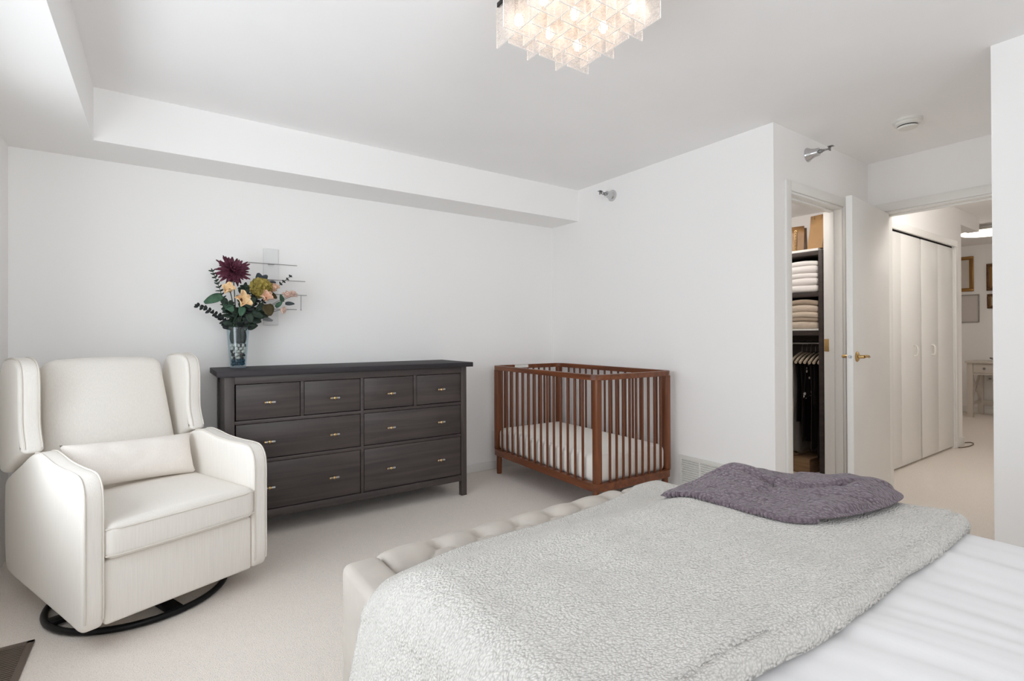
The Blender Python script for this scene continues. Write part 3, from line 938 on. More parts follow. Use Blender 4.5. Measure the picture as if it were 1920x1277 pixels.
tag(o, 'pale grey knit blanket spread across the foot of the bed', 'blanket')

# folded mauve throw heaped on the blanket
TH = [(1.36, 1.09), (1.375, .98), (1.38, .88), (1.387, .78), (1.405, .70), (1.46, .655), (1.55, .62), (1.66, .597), (1.76, .588), (1.85, .595), (1.90, .64), (1.90, .72), (1.86, .82), (1.80, .90), (1.72, .98), (1.62, 1.05), (1.52, 1.10), (1.43, 1.12)]
TH = [(q[0] * .800, q[1] * .800) for q in TH]
tcx, tcy = 1.280, .680
thc = catmull(TH, 160)
def edge_dist(q):
    best = 9
    for i in range(160):
        a_ = thc[i]; b_ = thc[(i + 1) % 160]; ab = b_ - a_
        t_ = max(0, min(1, (q - a_).dot(ab) / max(1e-9, ab.length_squared)))
        best = min(best, (q - a_ - ab * t_).length)
    return best
TZ = ZTOP + .030
def thH(x, y):
    return .80 * thH0(x / .800, y / .800)
def thH0(x, y):
    h = .026 + .015 * smooth(1.45, 1.65, x)
    h += .036 * math.exp(-(((x - 1.585) / .085) ** 2 + ((y - .97) / .10) ** 2))
    h += .014 * math.exp(-(((x - 1.78) / .07) ** 2 + ((y - .68) / .06) ** 2))
    # bunched folds
    c_ = (x - 1.4) * .75 + (y - .7) * .66
    h += .012 * noise.noise(Vector((c_ * 16, (y - x) * 4, 2.2))) + .007 * noise.noise(Vector((x * 22, y * 22, 4.2)))
    h -= .020 * math.exp(-((c_ - .27 - .04 * math.sin(y * 14)) / .018) ** 2) * smooth(1.50, 1.60, x)
    h -= .014 * math.exp(-((c_ - .17 + .3 * (x - 1.55)) / .016) ** 2) * smooth(1.55, 1.65, x)
    return h
NR = 46
def throw_pt(u, v):
    p = thc[int(round(u * 160)) % 160]
    C_ = Vector((tcx, tcy))
    dirc = (C_ - p).normalized()
    fat = smooth(1.085, 1.17, p.x) if p.y < .70 else .5
    if v <= .80:
        f_ = (v / .80) ** .75
        q = C_ + (p - C_) * f_
        R_ = .04 + .07 * (1 - smooth(1.09, 1.19, q.x))
        e_ = min(1, edge_dist(q) / R_)
        e_ = math.sqrt(max(0, 1 - (1 - e_) ** 2))
        lo = .006 + .010 * fat
        sl = -.120 * smooth(.78, 1.115, q.y)
        return Vector((q.x, q.y, TZ + sl + lo + (thH(q.x, q.y) - .012) * e_))
    f_ = (v - .80) / .20
    lo = .006 + .010 * fat
    q = p - dirc * (.3 * lo + lo * .6) * math.sin(f_ * PI) + dirc * .05 * f_ * f_
    return Vector((q.x, q.y, TZ - .120 * smooth(.78, 1.115, q.y) + lo * math.cos(f_ * PI / 2) - .006 * f_))
mb = MB(); mb.grid(160, NR, throw_pt, closed_u=True)
bmesh.ops.remove_doubles(mb.bm, verts=mb.bm.verts, dist=1e-5)
o = mb.build('throw_blanket', M['throw'], angle=180)
tag(o, 'mauve grey chenille throw folded on top of the pale blanket', 'throw')
mb = MB()
for i in range(0, 62):
    a_ = thc[i]
    if 2 <= i <= 44:
        mb.ball((a_.x - .003, a_.y, TZ - .120 * smooth(.78, 1.115, a_.y) + .006), (.007, .006, .007), 2)
mb.build('hem', M['throw'], o, angle=180)
# ------------------------------------------------------------------ metal bar rack on the back wall
t = thing('wall_rack', 'pale grey wall plaque with thin metal bars, behind the flowers', 'wall rack', (.608, YB, 1.48))
mb = MB(); mb.box((-.047, -.012, -.255), (.047, 0, .255), .005, 3); mb.build('back_plate', M['plaque'], t)
for (x0, x1, z) in ((-.150, .158, .150), (-.11, .210, .045), (-.06, .220, -.05), (-.02, .155, -.148)):
    mb = MB(); mb.tube([(x0, -.040, z), (x1, -.040, z)], .0022, 8)
    mb.box((-.018, -.040, z - .002), (.018, -.01, z + .002), .0008)
    o = mb.build('bar', M['steel'], t)
mb = MB(); mb.tube([(.182, -.041, -.048), (.182, -.041, -.150)], .0022, 6); mb.ball((.182, -.041, -.150), .004, 2); mb.build('hook', M['steel'], t)

# ------------------------------------------------------------------ vase, pebbles, flowers
VX, VY, VZ = .392, 3.505, .958
t = thing('glass_vase', 'tall clear glass vase filled with pebbles on the dresser', 'vase', (VX, VY, VZ))
mb = MB(); mb.lathe([(0, .0), (.040, .0), (.044, .004), (.0625, .249), (.0605, .249), (.042, .016), (0, .014)], None, 48)
mb.build('glass_body', M['vase'], t)
mb = MB(); mb.lathe([(0, .0005), (.0405, .0005), (.0432, .004), (.0435, .010), (0, .010)], None, 40)
M['vasebase'] = mat_thin_glass('thick_glass', (.95, .97, 1.0), .35, (225, 230, 234), .2, .05)
o = mb.build('glass_base', M['vasebase'], t); o['label'] = 'thick clear base'
PEB = [(mat_simple('shell_cream', (236, 228, 216), .6, var=.15, vscale=(60, 60, 60)), 'cream shell in the glass vase', 'cream shells in the vase'),
       (mat_simple('stone_brown', (66, 56, 52), .6, var=.2, vscale=(60, 60, 60)), 'dark brown stone in the glass vase', 'brown stones in the vase'),
       (mat_simple('bead_teal', (44, 84, 100), .15, var=.1, vscale=(60, 60, 60)), 'teal glass bead at the bottom of the vase', 'teal beads in the vase')]
pm = {}
rnd = random.Random(3)
def pebble(kind, loc, sc, rot):
    mat, lab, grp = PEB[kind]
    if kind not in pm:
        mb = MB(); vs = mb.ball((0, 0, 0), (1, .8, .62) if kind < 2 else (1, .95, .8), 2)
        if kind < 2:
            for v in vs: v.co *= 1 + .22 * noise.noise(v.co * 1.8 + Vector((kind * 5, 0, 0)))
        o = mb.build(('shell', 'stone', 'glass_bead')[kind], mat, angle=180); pm[kind] = o
    else:
        o = pm[kind].copy(); COL.objects.link(o)
    o.location = loc; o.scale = (sc, sc, sc); o.rotation_euler = rot
    tag(o, lab, 'pebble', grp)
z = VZ + .026
layer = 0
while z < VZ + .145:
    rad = .042 + (z - VZ) * .077 - .003
    sc = .0118
    nn = 8
    for k in range(nn):
        a = 2 * PI * (k + .5 * (layer % 2)) / nn + rnd.uniform(-.1, .1)
        rr_ = rad - sc - .0015
        kind = 2 if z < VZ + .055 else (0 if rnd.random() < .68 else 1)
        pebble(kind, (VX + rr_ * math.cos(a), VY + rr_ * math.sin(a), z + rnd.uniform(-.002, .002)), sc * rnd.uniform(.9, 1.05), (rnd.uniform(0, 3), rnd.uniform(0, 3), rnd.uniform(0, 3)))
    for k in range(4):
        a = 2 * PI * (k + .5 * (layer % 2)) / 4 + .3
        kind = 2 if z < VZ + .055 else (0 if rnd.random() < .6 else 1)
        pebble(kind, (VX + (rad - .034) * math.cos(a), VY + (rad - .034) * math.sin(a), z), sc * 1.05, (rnd.uniform(0, 3), rnd.uniform(0, 3), rnd.uniform(0, 3)))
    z += .0185; layer += 1

FM = {k: mat_simple(k, c, .6, spec=.3, var=v, vscale=(40, 40, 40)) for k, c, v in (
    ('petal_plum', (98, 50, 66), .35), ('petal_plum_in', (70, 34, 48), .3), ('petal_olive', (158, 142, 74), .35), ('petal_cream', (238, 210, 168), .14),
    ('petal_peach', (226, 190, 164), .12), ('petal_pink', (224, 196, 182), .1), ('stamen', (98, 56, 30), .2), ('leaf_dark', (44, 58, 48), .3),
    ('leaf_mid', (66, 96, 76), .25), ('leaf_brown', (66, 56, 30), .25), ('leaf_slate', (62, 68, 72), .2), ('sprig_dark', (34, 38, 38), .3), ('stem_green', (52, 62, 48), .2), ('leaf_grey', (120, 122, 122), .15))}

def petal(mb, base, d, n, L, W_, cup=.25, tip=.6, curl=.0, nu=7, nv=5, blunt=False):
    """a curved petal from base along d, facing n"""
    d = Vector(d).normalized(); n = Vector(n); n = (n - d * n.dot(d)).normalized(); s = d.cross(n)
    base = Vector(base)
    def fn(u, v):
        a = 2 * v - 1
        wv = W_ * (math.sin(PI * min(1, (u * .82 + .09)) ** tip) ** .8)
        x = a * wv
        if blunt: wv = W_ * min(1, (.12 + u * 1.9)) ** .8 * (1 if u < .5 else math.sqrt(max(.02, 1 - ((u - .5) / .5) ** 2)))
        lift = cup * L * math.sin(u * PI * .5) * .5 + cup * W_ * a * a * 1.2 - curl * L * u * u
        return base + d * (L * u) + s * x + n * lift
    mb.grid(nu, nv, fn)

def frame_from(axis):
    a = Vector(axis).normalized(); u = a.orthogonal().normalized(); return a, u, a.cross(u)

def stem_pts(tip, bend=.03):
    """from the vase mouth up to the tip"""
    tip = Vector(tip)
    d = tip - Vector((VX, VY, VZ + .245))
    mouth = Vector((VX + max(-.045, min(.045, d.x * .35)), VY + max(-.04, min(.04, d.y * .4)), VZ + .235))
    foot = Vector((VX - max(-.018, min(.018, d.x * .15)), VY, VZ + .150))
    mid = (mouth + tip) / 2 + Vector((-(tip.x - mouth.x) * .18, 0, .02 + bend * .3))
    out = []
    for k in range(11):
        s = k / 10
        if s < .3: q = foot.lerp(mouth, s / .3)
        else:
            r_ = (s - .3) / .7
            q = (mouth * (1 - r_) ** 2 + mid * 2 * r_ * (1 - r_) + tip * r_ ** 2)
        out.append(q)
    return out

def flower(name, label, cat, tip, group=None, r=.0030):
    base = Vector((VX, VY, VZ + .15))
    t = thing(name, label, cat, base, 0, group)
    pts = [p - base for p in stem_pts(tip)]
    mb = MB(); mb.tube(pts, r, 6); mb.build('stem', FM['stem_green'], t)
    return t, base, pts

def leaf(par, base, at, d, L, W_, mat, n=(0, -1, .4), cup=.12, curl=.15):
    mb = MB(); petal(mb, Vector(at) - base, d, n, L, W_, cup, .75, curl, 9, 5)
    o = mb.build('leaf', FM[mat], par, angle=180)
    so = o.modifiers.new('thickness', 'SOLIDIFY'); so.thickness = .0008
    return o

def solid(o, th=.0007):
    so = o.modifiers.new('thickness', 'SOLIDIFY'); so.thickness = th
    return o

# plum dahlia: many narrow petals
tip = Vector((.363, 3.49, 1.545))
t, base, pts = flower('dahlia', 'large plum dahlia, the highest bloom in the vase', 'flower', tip)
mb = MB(); ax = Vector((.12, -.75, .45)).normalized(); a, u_, v_ = frame_from(ax)
for ringk, (cnt, el, L, W_) in enumerate(((22, -.5, .090, .014), (24, -.1, .094, .014), (20, .25, .082, .013), (18, .55, .070, .012), (14, .85, .056, .011), (10, 1.15, .042, .009), (6, 1.4, .03, .007))):
    for k in range(cnt):
        ph = 2 * PI * (k + .5 * (ringk % 2)) / cnt + rnd.uniform(-.08, .08)
        rad = u_ * math.cos(ph) + v_ * math.sin(ph)
        e = el + rnd.uniform(-.2, .2)
        d = rad * math.cos(e) + a * math.sin(e)
        nrm = a * math.cos(e) - rad * math.sin(e)
        petal(mb, tip - base + a * .006, d, nrm, L * rnd.uniform(.82, 1.12), W_, .30, .6, rnd.uniform(-.3, .15), 6, 3)
o = mb.build('blossom', FM['petal_plum'], t, angle=180); solid(o)

# olive hydrangea
tip = Vector((.514, 3.47, 1.452))
t, base, pts = flower('hydrangea', 'olive green hydrangea bloom in the middle of the bouquet', 'flower', tip)
mb = MB()
for k in range(64):
    ph = k * 2.39996; zz = 1 - 2 * (k + .5) / 64
    rr_ = math.sqrt(max(0, 1 - zz * zz)); n_ = Vector((rr_ * math.cos(ph), rr_ * math.sin(ph), zz))
    c = tip - base + n_ * rnd.uniform(.036, .048)
    a, u_, v_ = frame_from(n_)
    for q in range(4):
        p_ = q * PI / 2 + k
        petal(mb, c, (u_ * math.cos(p_) + v_ * math.sin(p_)) * rnd.uniform(.6, .9) + a * rnd.uniform(.2, .6), a, .026, .014, .3, .6, rnd.uniform(-.2, .2), 6, 4)
o = mb.build('blossom', FM['petal_olive'], t, angle=180); solid(o)

def magnolia(label, tip, axis, mat, L=.05, W_=.024, np_=5, spread=.5, leaves=()):
    tip = Vector(tip)
    t, base, pts = flower('magnolia', label, 'flower', tip)
    a, u_, v_ = frame_from(axis)
    mb = MB()
    for k in range(np_):
        ph = 2 * PI * k / np_ + .4; rad = u_ * math.cos(ph) + v_ * math.sin(ph)
        d = rad * math.cos(spread) + a * math.sin(spread); n_ = a * math.cos(spread) - rad * math.sin(spread)
        petal(mb, tip - base, d, n_, L * rnd.uniform(.85, 1.1), W_ * .82, .75, .7, .15, 10, 7, True)
    o = mb.build('blossom', FM[mat], t, angle=180); solid(o)
    mb = MB(); mb.ball(tip - base + a * .012, (.008, .008, .013), 2); o = mb.build('stamen', FM['stamen'], t); o['label'] = 'dark brown centre'
    for lf in leaves: leaf(t, base, *lf)
    return t
magnolia('cream magnolia bloom just below the plum dahlia', (.346, 3.45, 1.418), (-.3, -.8, .55), 'petal_cream', .062, .030, 4, .5)
magnolia('open cream magnolia bloom at the front left of the bouquet', (.395, 3.43, 1.365), (.35, -.85, .2), 'petal_cream', .068, .031, 5, .4, (((.36, 3.45, 1.36), (-.3, -.3, -.2), .04, .016, 'leaf_dark'),))
magnolia('peach magnolia bloom with a brown centre below the hydrangea', (.533, 3.44, 1.375), (.1, -.85, .5), 'petal_peach', .060, .029, 5, .6, (((.545, 3.44, 1.35), (.15, -.25, -.9), .075, .034, 'leaf_brown'), ((.53, 3.45, 1.35), (-.55, -.2, -.5), .06, .02, 'leaf_dark')))
magnolia('peach magnolia bloom tucked behind the hydrangea on its right', (.575, 3.50, 1.437), (.45, -.6, .6), 'petal_peach', .054, .026, 5, .8, (((.57, 3.5, 1.42), (.4, -.2, -.3), .05, .018, 'leaf_brown'),))

def rosebud(label, tip, axis, L, leaves=()):
    tip = Vector(tip)
    t, base, pts = flower('rosebud', label, 'flower', tip, None, .0016)
    a, u_, v_ = frame_from(axis)
    mb = MB()
    for lay, (cnt, sp_, l_) in enumerate(((3, 1.25, 1.0), (4, .95, .95), (4, .6, .8))):
        for k in range(cnt):
            ph = 2 * PI * k / cnt + lay; rad = u_ * math.cos(ph) + v_ * math.sin(ph)
            d = rad * math.cos(sp_) + a * math.sin(sp_); n_ = -(a * math.cos(sp_) - rad * math.sin(sp_))
            petal(mb, tip - base + rad * .003 * lay, d, n_ * -1, L * l_, L * .36, .5, .7, .15, 8, 5, True)
    o = mb.build('blossom', FM['petal_pink'], t, angle=180); solid(o)
    for lf in leaves: leaf(t, base, *lf)
rosebud('pale pink rosebud at the far right, nearest the wall rack bars', (.700, 3.52, 1.408), (.5, -.3, .7), .042, (((.66, 3.5, 1.36), (.9, -.2, .02), .055, .014, 'leaf_slate'), ((.645, 3.5, 1.37), (-.25, -.1, .9), .05, .014, 'leaf_mid')))
rosebud('pale pink half open rose beside the rosebud on the right', (.662, 3.48, 1.400), (.1, -.6, .6), .044)
rosebud('pale pink rosebud lowest on the right side', (.625, 3.47, 1.318), (.7, -.4, -.05), .036, (((.60, 3.48, 1.335), (.5, -.1, .45), .05, .014, 'leaf_mid'),))

def sprig(label, tip, mat, nl=12, ll=.018, lw=.007, s0=.42):
    tip = Vector(tip)
    t, base, pts = flower('eucalyptus_sprig', label, 'foliage', tip, None, .0020)
    mb = MB()
    for k in range(nl):
        s = s0 + (1 - s0) * k / (nl - 1)
        i = s * 10; i0 = min(9, int(i)); p = pts[i0].lerp(pts[i0 + 1], i - i0)
        tan = (pts[i0 + 1] - pts[i0]).normalized()
        for sgn in (-1, 1):
            side = tan.cross(Vector((0, -1, 0))).normalized() * sgn
            dd = side * rnd.uniform(.6, 1.1) + tan * rnd.uniform(.2, .7) + Vector((0, rnd.uniform(-.7, .4), 0))
            nn_ = Vector((rnd.uniform(-.5, .5), -1, rnd.uniform(-.2, .8)))
            petal(mb, p, dd, nn_, ll * (1.2 - .45 * (k / nl)) * rnd.uniform(.8, 1.2), lw * rnd.uniform(.85, 1.15), .2, .7, rnd.uniform(-.1, .25), 6, 3)
    petal(mb, pts[-1], pts[-1] - pts[-2], (0, -1, .3), ll * .8, lw * .8, .1, .7, 0, 5, 3)
    o = mb.build('leaves', FM[mat], t, angle=180); solid(o)
sprig('dark sprig reaching out to the right of the hydrangea', (.690, 3.50, 1.535), 'sprig_dark', 15, .018, .0055)
sprig('dark sprig drooping to the lower left of the bouquet', (.183, 3.47, 1.330), 'sprig_dark', 11, .024, .010, .35)
sprig('thin grey green sprig beside the dahlia on its left', (.258, 3.50, 1.540), 'leaf_dark', 16, .024, .005, .35)
sprig('dark leafy sprig standing behind the hydrangea', (.53, 3.55, 1.50), 'sprig_dark', 10, .036, .013)
sprig('dark leafy sprig low in the middle of the bouquet', (.45, 3.44, 1.37), 'sprig_dark', 9, .046, .016, .34)
sprig('dark leafy sprig low at the right above the vase rim', (.53, 3.46, 1.30), 'leaf_dark', 7, .046, .017, .34)
sprig('dark leafy sprig low at the left above the vase rim', (.33, 3.45, 1.33), 'leaf_dark', 8, .046, .017, .34)
sprig('dark leafy sprig leaning straight up between the magnolias', (.43, 3.50, 1.45), 'leaf_dark', 10, .044, .015, .36)

def leafstem(label, tip, leaves):
    t, base, pts = flower('leaf_stem', label, 'foliage', tip)
    for lf in leaves: leaf(t, base, *lf)
leafstem('stem with one big green leaf at the far left of the bouquet', (.305, 3.46, 1.385), (((.305, 3.46, 1.395), (-.85, -.1, -.45), .105, .030, 'leaf_mid', (.2, -.8, .6), .1, .05), ((.31, 3.46, 1.38), (.2, -.2, -.9), .05, .02, 'leaf_dark'), ((.32, 3.45, 1.35), (.3, -.3, -.4), .07, .025, 'leaf_mid')))
leafstem('stem with round slate leaves above the hydrangea', (.52, 3.52, 1.51), (((.515, 3.52, 1.50), (-.15, -.1, .9), .05, .022, 'leaf_slate'), ((.525, 3.51, 1.50), (.5, -.2, .6), .048, .02, 'leaf_slate'), ((.56, 3.5, 1.47), (.6, -.2, .35), .05, .02, 'leaf_slate')))
leafstem('stem with dark oval leaves in front of the vase rim', (.41, 3.43, 1.30), (((.41, 3.43, 1.33), (-.2, -.3, -.8), .06, .02, 'leaf_mid'), ((.43, 3.43, 1.33), (.55, -.2, .7), .075, .024, 'leaf_dark'), ((.38, 3.44, 1.30), (-.7, -.2, .3), .06, .024, 'leaf_dark'), ((.46, 3.44, 1.30), (.8, -.2, -.4), .07, .024, 'leaf_dark'), ((.44, 3.43, 1.29), (.2, -.3, -.8), .06, .022, 'leaf_dark')))
leafstem('stem with dark leaves packed inside the top of the vase', (.395, 3.50, 1.28), tuple(((VX + .026 * math.cos(k * 1.1), VY + .022 * math.sin(k * 1.1) - .006, VZ + .150 + .006 * (k % 3)), (.10 * math.cos(k * 1.1), .06 * math.sin(k * 1.1), 1), .085, .017, 'leaf_dark' if k % 2 else 'sprig_dark', (.3 * math.cos(k), -1, 0), .05, .0) for k in range(9)))
leafstem('stem with thin grey leaves hanging over the rim on the right', (.54, 3.5, 1.27), (((.53, 3.5, 1.27), (.85, -.1, -.25), .06, .009, 'leaf_grey'), ((.53, 3.5, 1.255), (.85, -.1, -.1), .055, .009, 'leaf_grey')))

# ------------------------------------------------------------------ closet: dark shelf unit, linens, bags, clothes
UX, UB, UY0, UY1 = 4.28, 4.76, 1.878, 2.62
SU = mat_wood('closet_dark_wood', (52, 44, 41), (66, 56, 52), 'y', 4, .05, .5, .3)
t = thing('closet_shelf_unit', 'dark brown open shelf unit inside the closet', 'shelf unit', (UX, UY0, 0))
dx = UB - UX; dy = UY1 - UY0
for y in (0, dy - .032):
    mb = MB(); mb.box((0, y, 0), (dx, y + .032, 1.815), .002); mb.build('side_panel', SU, t)
for (z0, z1) in ((1.783, 1.815), (1.450, 1.485), (1.140, 1.180)):
    mb = MB(); mb.box((.002, .032, z0), (dx, dy - .032, z1), .002); mb.build('shelf', SU, t)
mb = MB(); mb.box((dx - .012, .032, .05), (dx, dy - .032, 1.79)); mb.build('back_panel', SU, t)
mb = MB(); mb.box((0, .033, 1.18), (.42, dy - .033, 1.194), .001); o = mb.build('shelf_top', M['trim'], t); o['label'] = 'white shelf surface'
mb = MB(); mb.box((.002, .033, 1.8152), (.42, dy - .033, 1.834), .001); o = mb.build('shelf_top', M['trim'], t); o['label'] = 'white shelf surface'
RZ = 1.075
mb = MB(); mb.tube([(dx / 2, .032, RZ), (dx / 2, dy - .032, RZ)], .012, 14); mb.build('clothes_rail', M['steel'], t)

WT = mat_simple('white_towel', (236, 232, 230), .95, spec=.1, var=.02, bump=.3, bscale=(200, 200, 200), bdist=.002)
BG = mat_simple('beige_knit', (206, 192, 176), .95, spec=.1, var=.06, vscale=(20, 20, 20), bump=.3, bscale=(160, 160, 160), bdist=.002)
TP = mat_simple('taupe_knit', (166, 150, 134), .95, spec=.1, var=.08, vscale=(20, 20, 20), bump=.3, bscale=(160, 160, 160), bdist=.002)
def folded(name, label, cat, grp, z0, z1, mat, sag, y0=1.915, y1=2.34, x0=4.285, x1=4.66, seed=0):
    mb = MB()
    mb.box((x0, y0, z0), (x1, y1, z1), (z1 - z0) * .46, 4)
    bmesh.ops.subdivide_edges(mb.bm, edges=[e for e in mb.bm.edges if e.calc_length() > .1], cuts=9, use_grid_fill=True)
    cy_ = (y0 + y1) / 2 - .08
    for v in mb.bm.verts:
        q = (v.co.y - cy_) / ((y1 - y0) / 2)
        v.co.z += sag[0] + (sag[1] - sag[0]) * (v.co.z - z0) / (z1 - z0) * 1.0 - (sag[1] * (v.co.z - z0) / (z1 - z0) + sag[0] * (1 - (v.co.z - z0) / (z1 - z0))) * min(1.2, q * q)
        v.co.x += .006 * noise.noise(Vector((v.co.y * 9, v.co.z * 14, seed)))
        v.co.z += .003 * noise.noise(Vector((v.co.y * 8, v.co.x * 8, seed + 3)))
    return tag(mb.build(name, mat, angle=180), label, cat, grp)
zs = [1.488, 1.545, 1.603, 1.640, 1.700, 1.735]
labs = ['white folded towel at the bottom of the closet stack', 'thick white folded towel, second from the bottom of its stack', 'thin white folded towel in the middle of its stack', 'thick white folded towel, second from the top of its stack', 'thin white folded towel on top of its stack']
for k in range(5):
    s0 = .006 * k; s1 = .006 * (k + 1)
    folded('folded_towel', labs[k], 'towel', 'white towels on the closet shelf', zs[k] - .004 * k, zs[k + 1] - .004 * (k + 1), WT, (s0, s1), seed=k)
zs = [1.196, 1.246, 1.264, 1.300, 1.348, 1.378]
labs = ['beige folded knit at the bottom of the lower closet stack', 'thin taupe folded knit just above the bottom beige one', 'beige folded knit in the middle of the lower closet stack', 'beige folded knit, second from the top of the lower closet stack', 'taupe ribbed knit on top of the lower closet stack']
for k in range(5):
    s0 = .011 * k; s1 = .011 * (k + 1)
    folded('folded_sweater', labs[k], 'sweater', 'folded knits on the closet shelf', zs[k], zs[k + 1], TP if k in (1, 4) else BG, (s0, s1), seed=k + 9)

# brown handbag and paper bag on the top shelf
LB = mat_simple('brown_leather', (132, 98, 60), .4, spec=.5, var=.12, vscale=(14, 14, 14), bump=.1, bscale=(80, 80, 80))
KP = mat_simple('kraft_paper', (158, 124, 84), .6, spec=.3, var=.06, vscale=(10, 10, 10))
KD = mat_simple('bag_inside', (72, 46, 26), .7, var=.1)
t = thing('handbag', 'brown leather tote bag with a gold chain on the top closet shelf', 'bag', (4.315, 2.035, 1.835), math.radians(16))
def bag(par, nm, x0, x1, y0, y1, h, taper, mat, mat2, fold):
    """open-topped bag with side gussets: outer skin and dark inside"""
    mb = MB(); bm = mb.bm
    levels = [(0, 1.0), (.05, 1.0), (.35, 1 - taper * .4), (.7, 1 - taper * .8), (1.0, 1 - taper)]
    cx = (x0 + x1) / 2
    rings = []
    for (f_, k) in levels:
        hx_ = (x1 - x0) / 2 * k; z = h * f_
        g = fold * f_
        pts = [(cx - hx_, y0), (cx - hx_, (y0 + y1) / 2), (cx - hx_, y1), (cx, y1 - g), (cx + hx_, y1), (cx + hx_, (y0 + y1) / 2), (cx + hx_, y0), (cx, y0 + g)]
        rings.append([bm.verts.new((p[0], p[1], z)) for p in pts])
    for a_, b_ in zip(rings, rings[1:]):
        for k in range(8): bm.faces.new((a_[k], a_[(k + 1) % 8], b_[(k + 1) % 8], b_[k]))
    bm.faces.new(list(reversed(rings[0])))
    o = mb.build(nm, [mat, mat2], par, angle=25)
    so = o.modifiers.new('thickness', 'SOLIDIFY'); so.thickness = .003; so.material_offset = 1; so.material_offset_rim = 0
    return o
bag(t, 'body', 0.0, .17, .0, .20, .205, .35, LB, KD, .05)
mb = MB(); ch = []
for k in range(16):
    z = .165 - .0125 * k; x = -.006 + .045 * max(0, (z - .05) / .16) - .003 * math.sin(k)
    mb.tube([(x + (.004 if k % 2 else 0) * math.cos(q), .062 + .007 * math.cos(q), z + .009 * math.sin(q)) for q in [2 * PI * i / 10 for i in range(10)]], .0026, 6, closed=True)
o = mb.build('chain_strap', M['gold'], t); o['label'] = 'gold chain strap hanging down the front'
t = thing('paper_bag', 'upright kraft paper bag on the top closet shelf, right of the tote', 'bag', (4.300, 1.888, 1.835), math.radians(-8))
bag(t, 'body', 0, .14, .0, .122, .275, .70, KP, KD, .03)
mb = MB(); mb.tube([(.04, .03, .268), (.045, .035, .24), (.047, .06, .232), (.045, .09, .24), (.04, .095, .268)], .003, 6); mb.build('handle', KP, t)

# clothes on hangers
def cloth_mat(nm, rgb, dots=False):
    m = mat_simple(nm, rgb, .85, spec=.15, var=.15, vscale=(20, 20, 5), bump=.2, bscale=(90, 90, 30))
    if dots:
        nt = m.node_tree; p = nt.nodes['Principled BSDF']
        v = nd(nt, 'ShaderNodeTexVoronoi'); v.inputs['Scale'].default_value = 1; nt.links.new(coords(nt, (24, 24, 24)), v.inputs['Vector'])
        mth = nd(nt, 'ShaderNodeMath', operation='LESS_THAN'); mth.inputs[1].default_value = .30
        nt.links.new(v.outputs['Distance'], mth.inputs[0])
        mx = nd(nt, 'ShaderNodeMix', data_type='RGBA')
        mx.inputs['A'].default_value = lin(*rgb); mx.inputs['B'].default_value = lin(226, 222, 216)
        nt.links.new(mth.outputs[0], mx.inputs['Factor']); nt.links.new(mx.outputs['Result'], p.inputs['Base Color'])
    return m
HW = mat_wood('hanger_wood', (190, 172, 150), (212, 198, 178), 'x', 8, .1, .4, .4)
hanger0 = None
def hanger(y, label):
    global hanger0
    if hanger0 is None:
        t = thing('clothes_hanger', label, 'hanger', (UX + dx / 2, y, RZ), 0, 'wooden hangers on the closet rail'); hanger0 = t
        mb = MB()
        mb.tube([(.0, 0, -.085), (0, 0, -.035), (.010, 0, -.024)] + [(.015 * math.sin(a), 0, .0 + .015 * -math.cos(a)) for a in [PI * (.35 + k * .13) for k in range(10)]], .0018, 6)
        mb.build('hook', M['steel'], t)
        mb = MB()
        pts = []
        for k in range(-8, 9):
            s = k / 8; pts.append((s * .215, -.012 * s * s, -.082 - .075 * abs(s) ** 1.5))
        mb.tube(pts, [.0075 + .004 * abs(k / 8) for k in range(-8, 9)], 10)
        mb.build('shoulder_bar', HW, t)
        return t
    c = copy_tree(hanger0); c.location = (UX + dx / 2, y, RZ); c['label'] = label
    return c
def garment(name, label, cat, y, mat, zbot, wtop=.20, wbot=.20, th=.012, sleeve=0.0, seed=0, flare=0):
    """cloth falling from the hanger bar: closed loop rings with folds"""
    mb = MB()
    cx = UX + dx / 2
    n_ = 36; m_ = 26
    rings = []
    for i in range(m_):
        f_ = i / (m_ - 1)
        ring = []
        for k in range(n_):
            a = 2 * PI * k / n_
            w = wtop + (wbot - wtop) * f_ ** .8 - .05 * math.sin(PI * min(1, f_ * 1.3)) * (1 if flare else .35)
            tt = th * .62 * (1 + (1.2 if flare else .7) * f_)
            x = w * math.copysign(abs(math.cos(a)) ** .7, math.cos(a))
            yy = tt * math.sin(a)
            ztop = RZ - .072 - .078 * (abs(x) / .215) ** 1.5
            z = ztop + (zbot + .02 * math.sin(x * 30 + seed) - ztop) * f_
            yy += .005 * f_ ** .5 * math.sin(x * 48 + seed * 2 + f_ * 2)
            if f_ == 0: yy *= .6
            ring.append(mb.bm.verts.new((cx + x + .01 * f_ * math.sin(seed), y + yy, z)))
        rings.append(ring)
    for a_, b_ in zip(rings, rings[1:]):
        for k in range(n_): mb.bm.faces.new((a_[k], a_[(k + 1) % n_], b_[(k + 1) % n_], b_[k]))
    mb.bm.faces.new(rings[0]); mb.bm.faces.new(list(reversed(rings[-1])))
    o = mb.build(name, mat, angle=180)
    return tag(o, label, cat, 'clothes hanging in the closet')
BK = cloth_mat('black_cloth', (30, 26, 26)); BB = cloth_mat('soft_black_cloth', (38, 32, 31)); CH = cloth_mat('charcoal_cloth', (58, 50, 48)); DT = cloth_mat('dotted_cloth', (34, 28, 28), True); GR = cloth_mat('grey_cloth', (142, 134, 128))
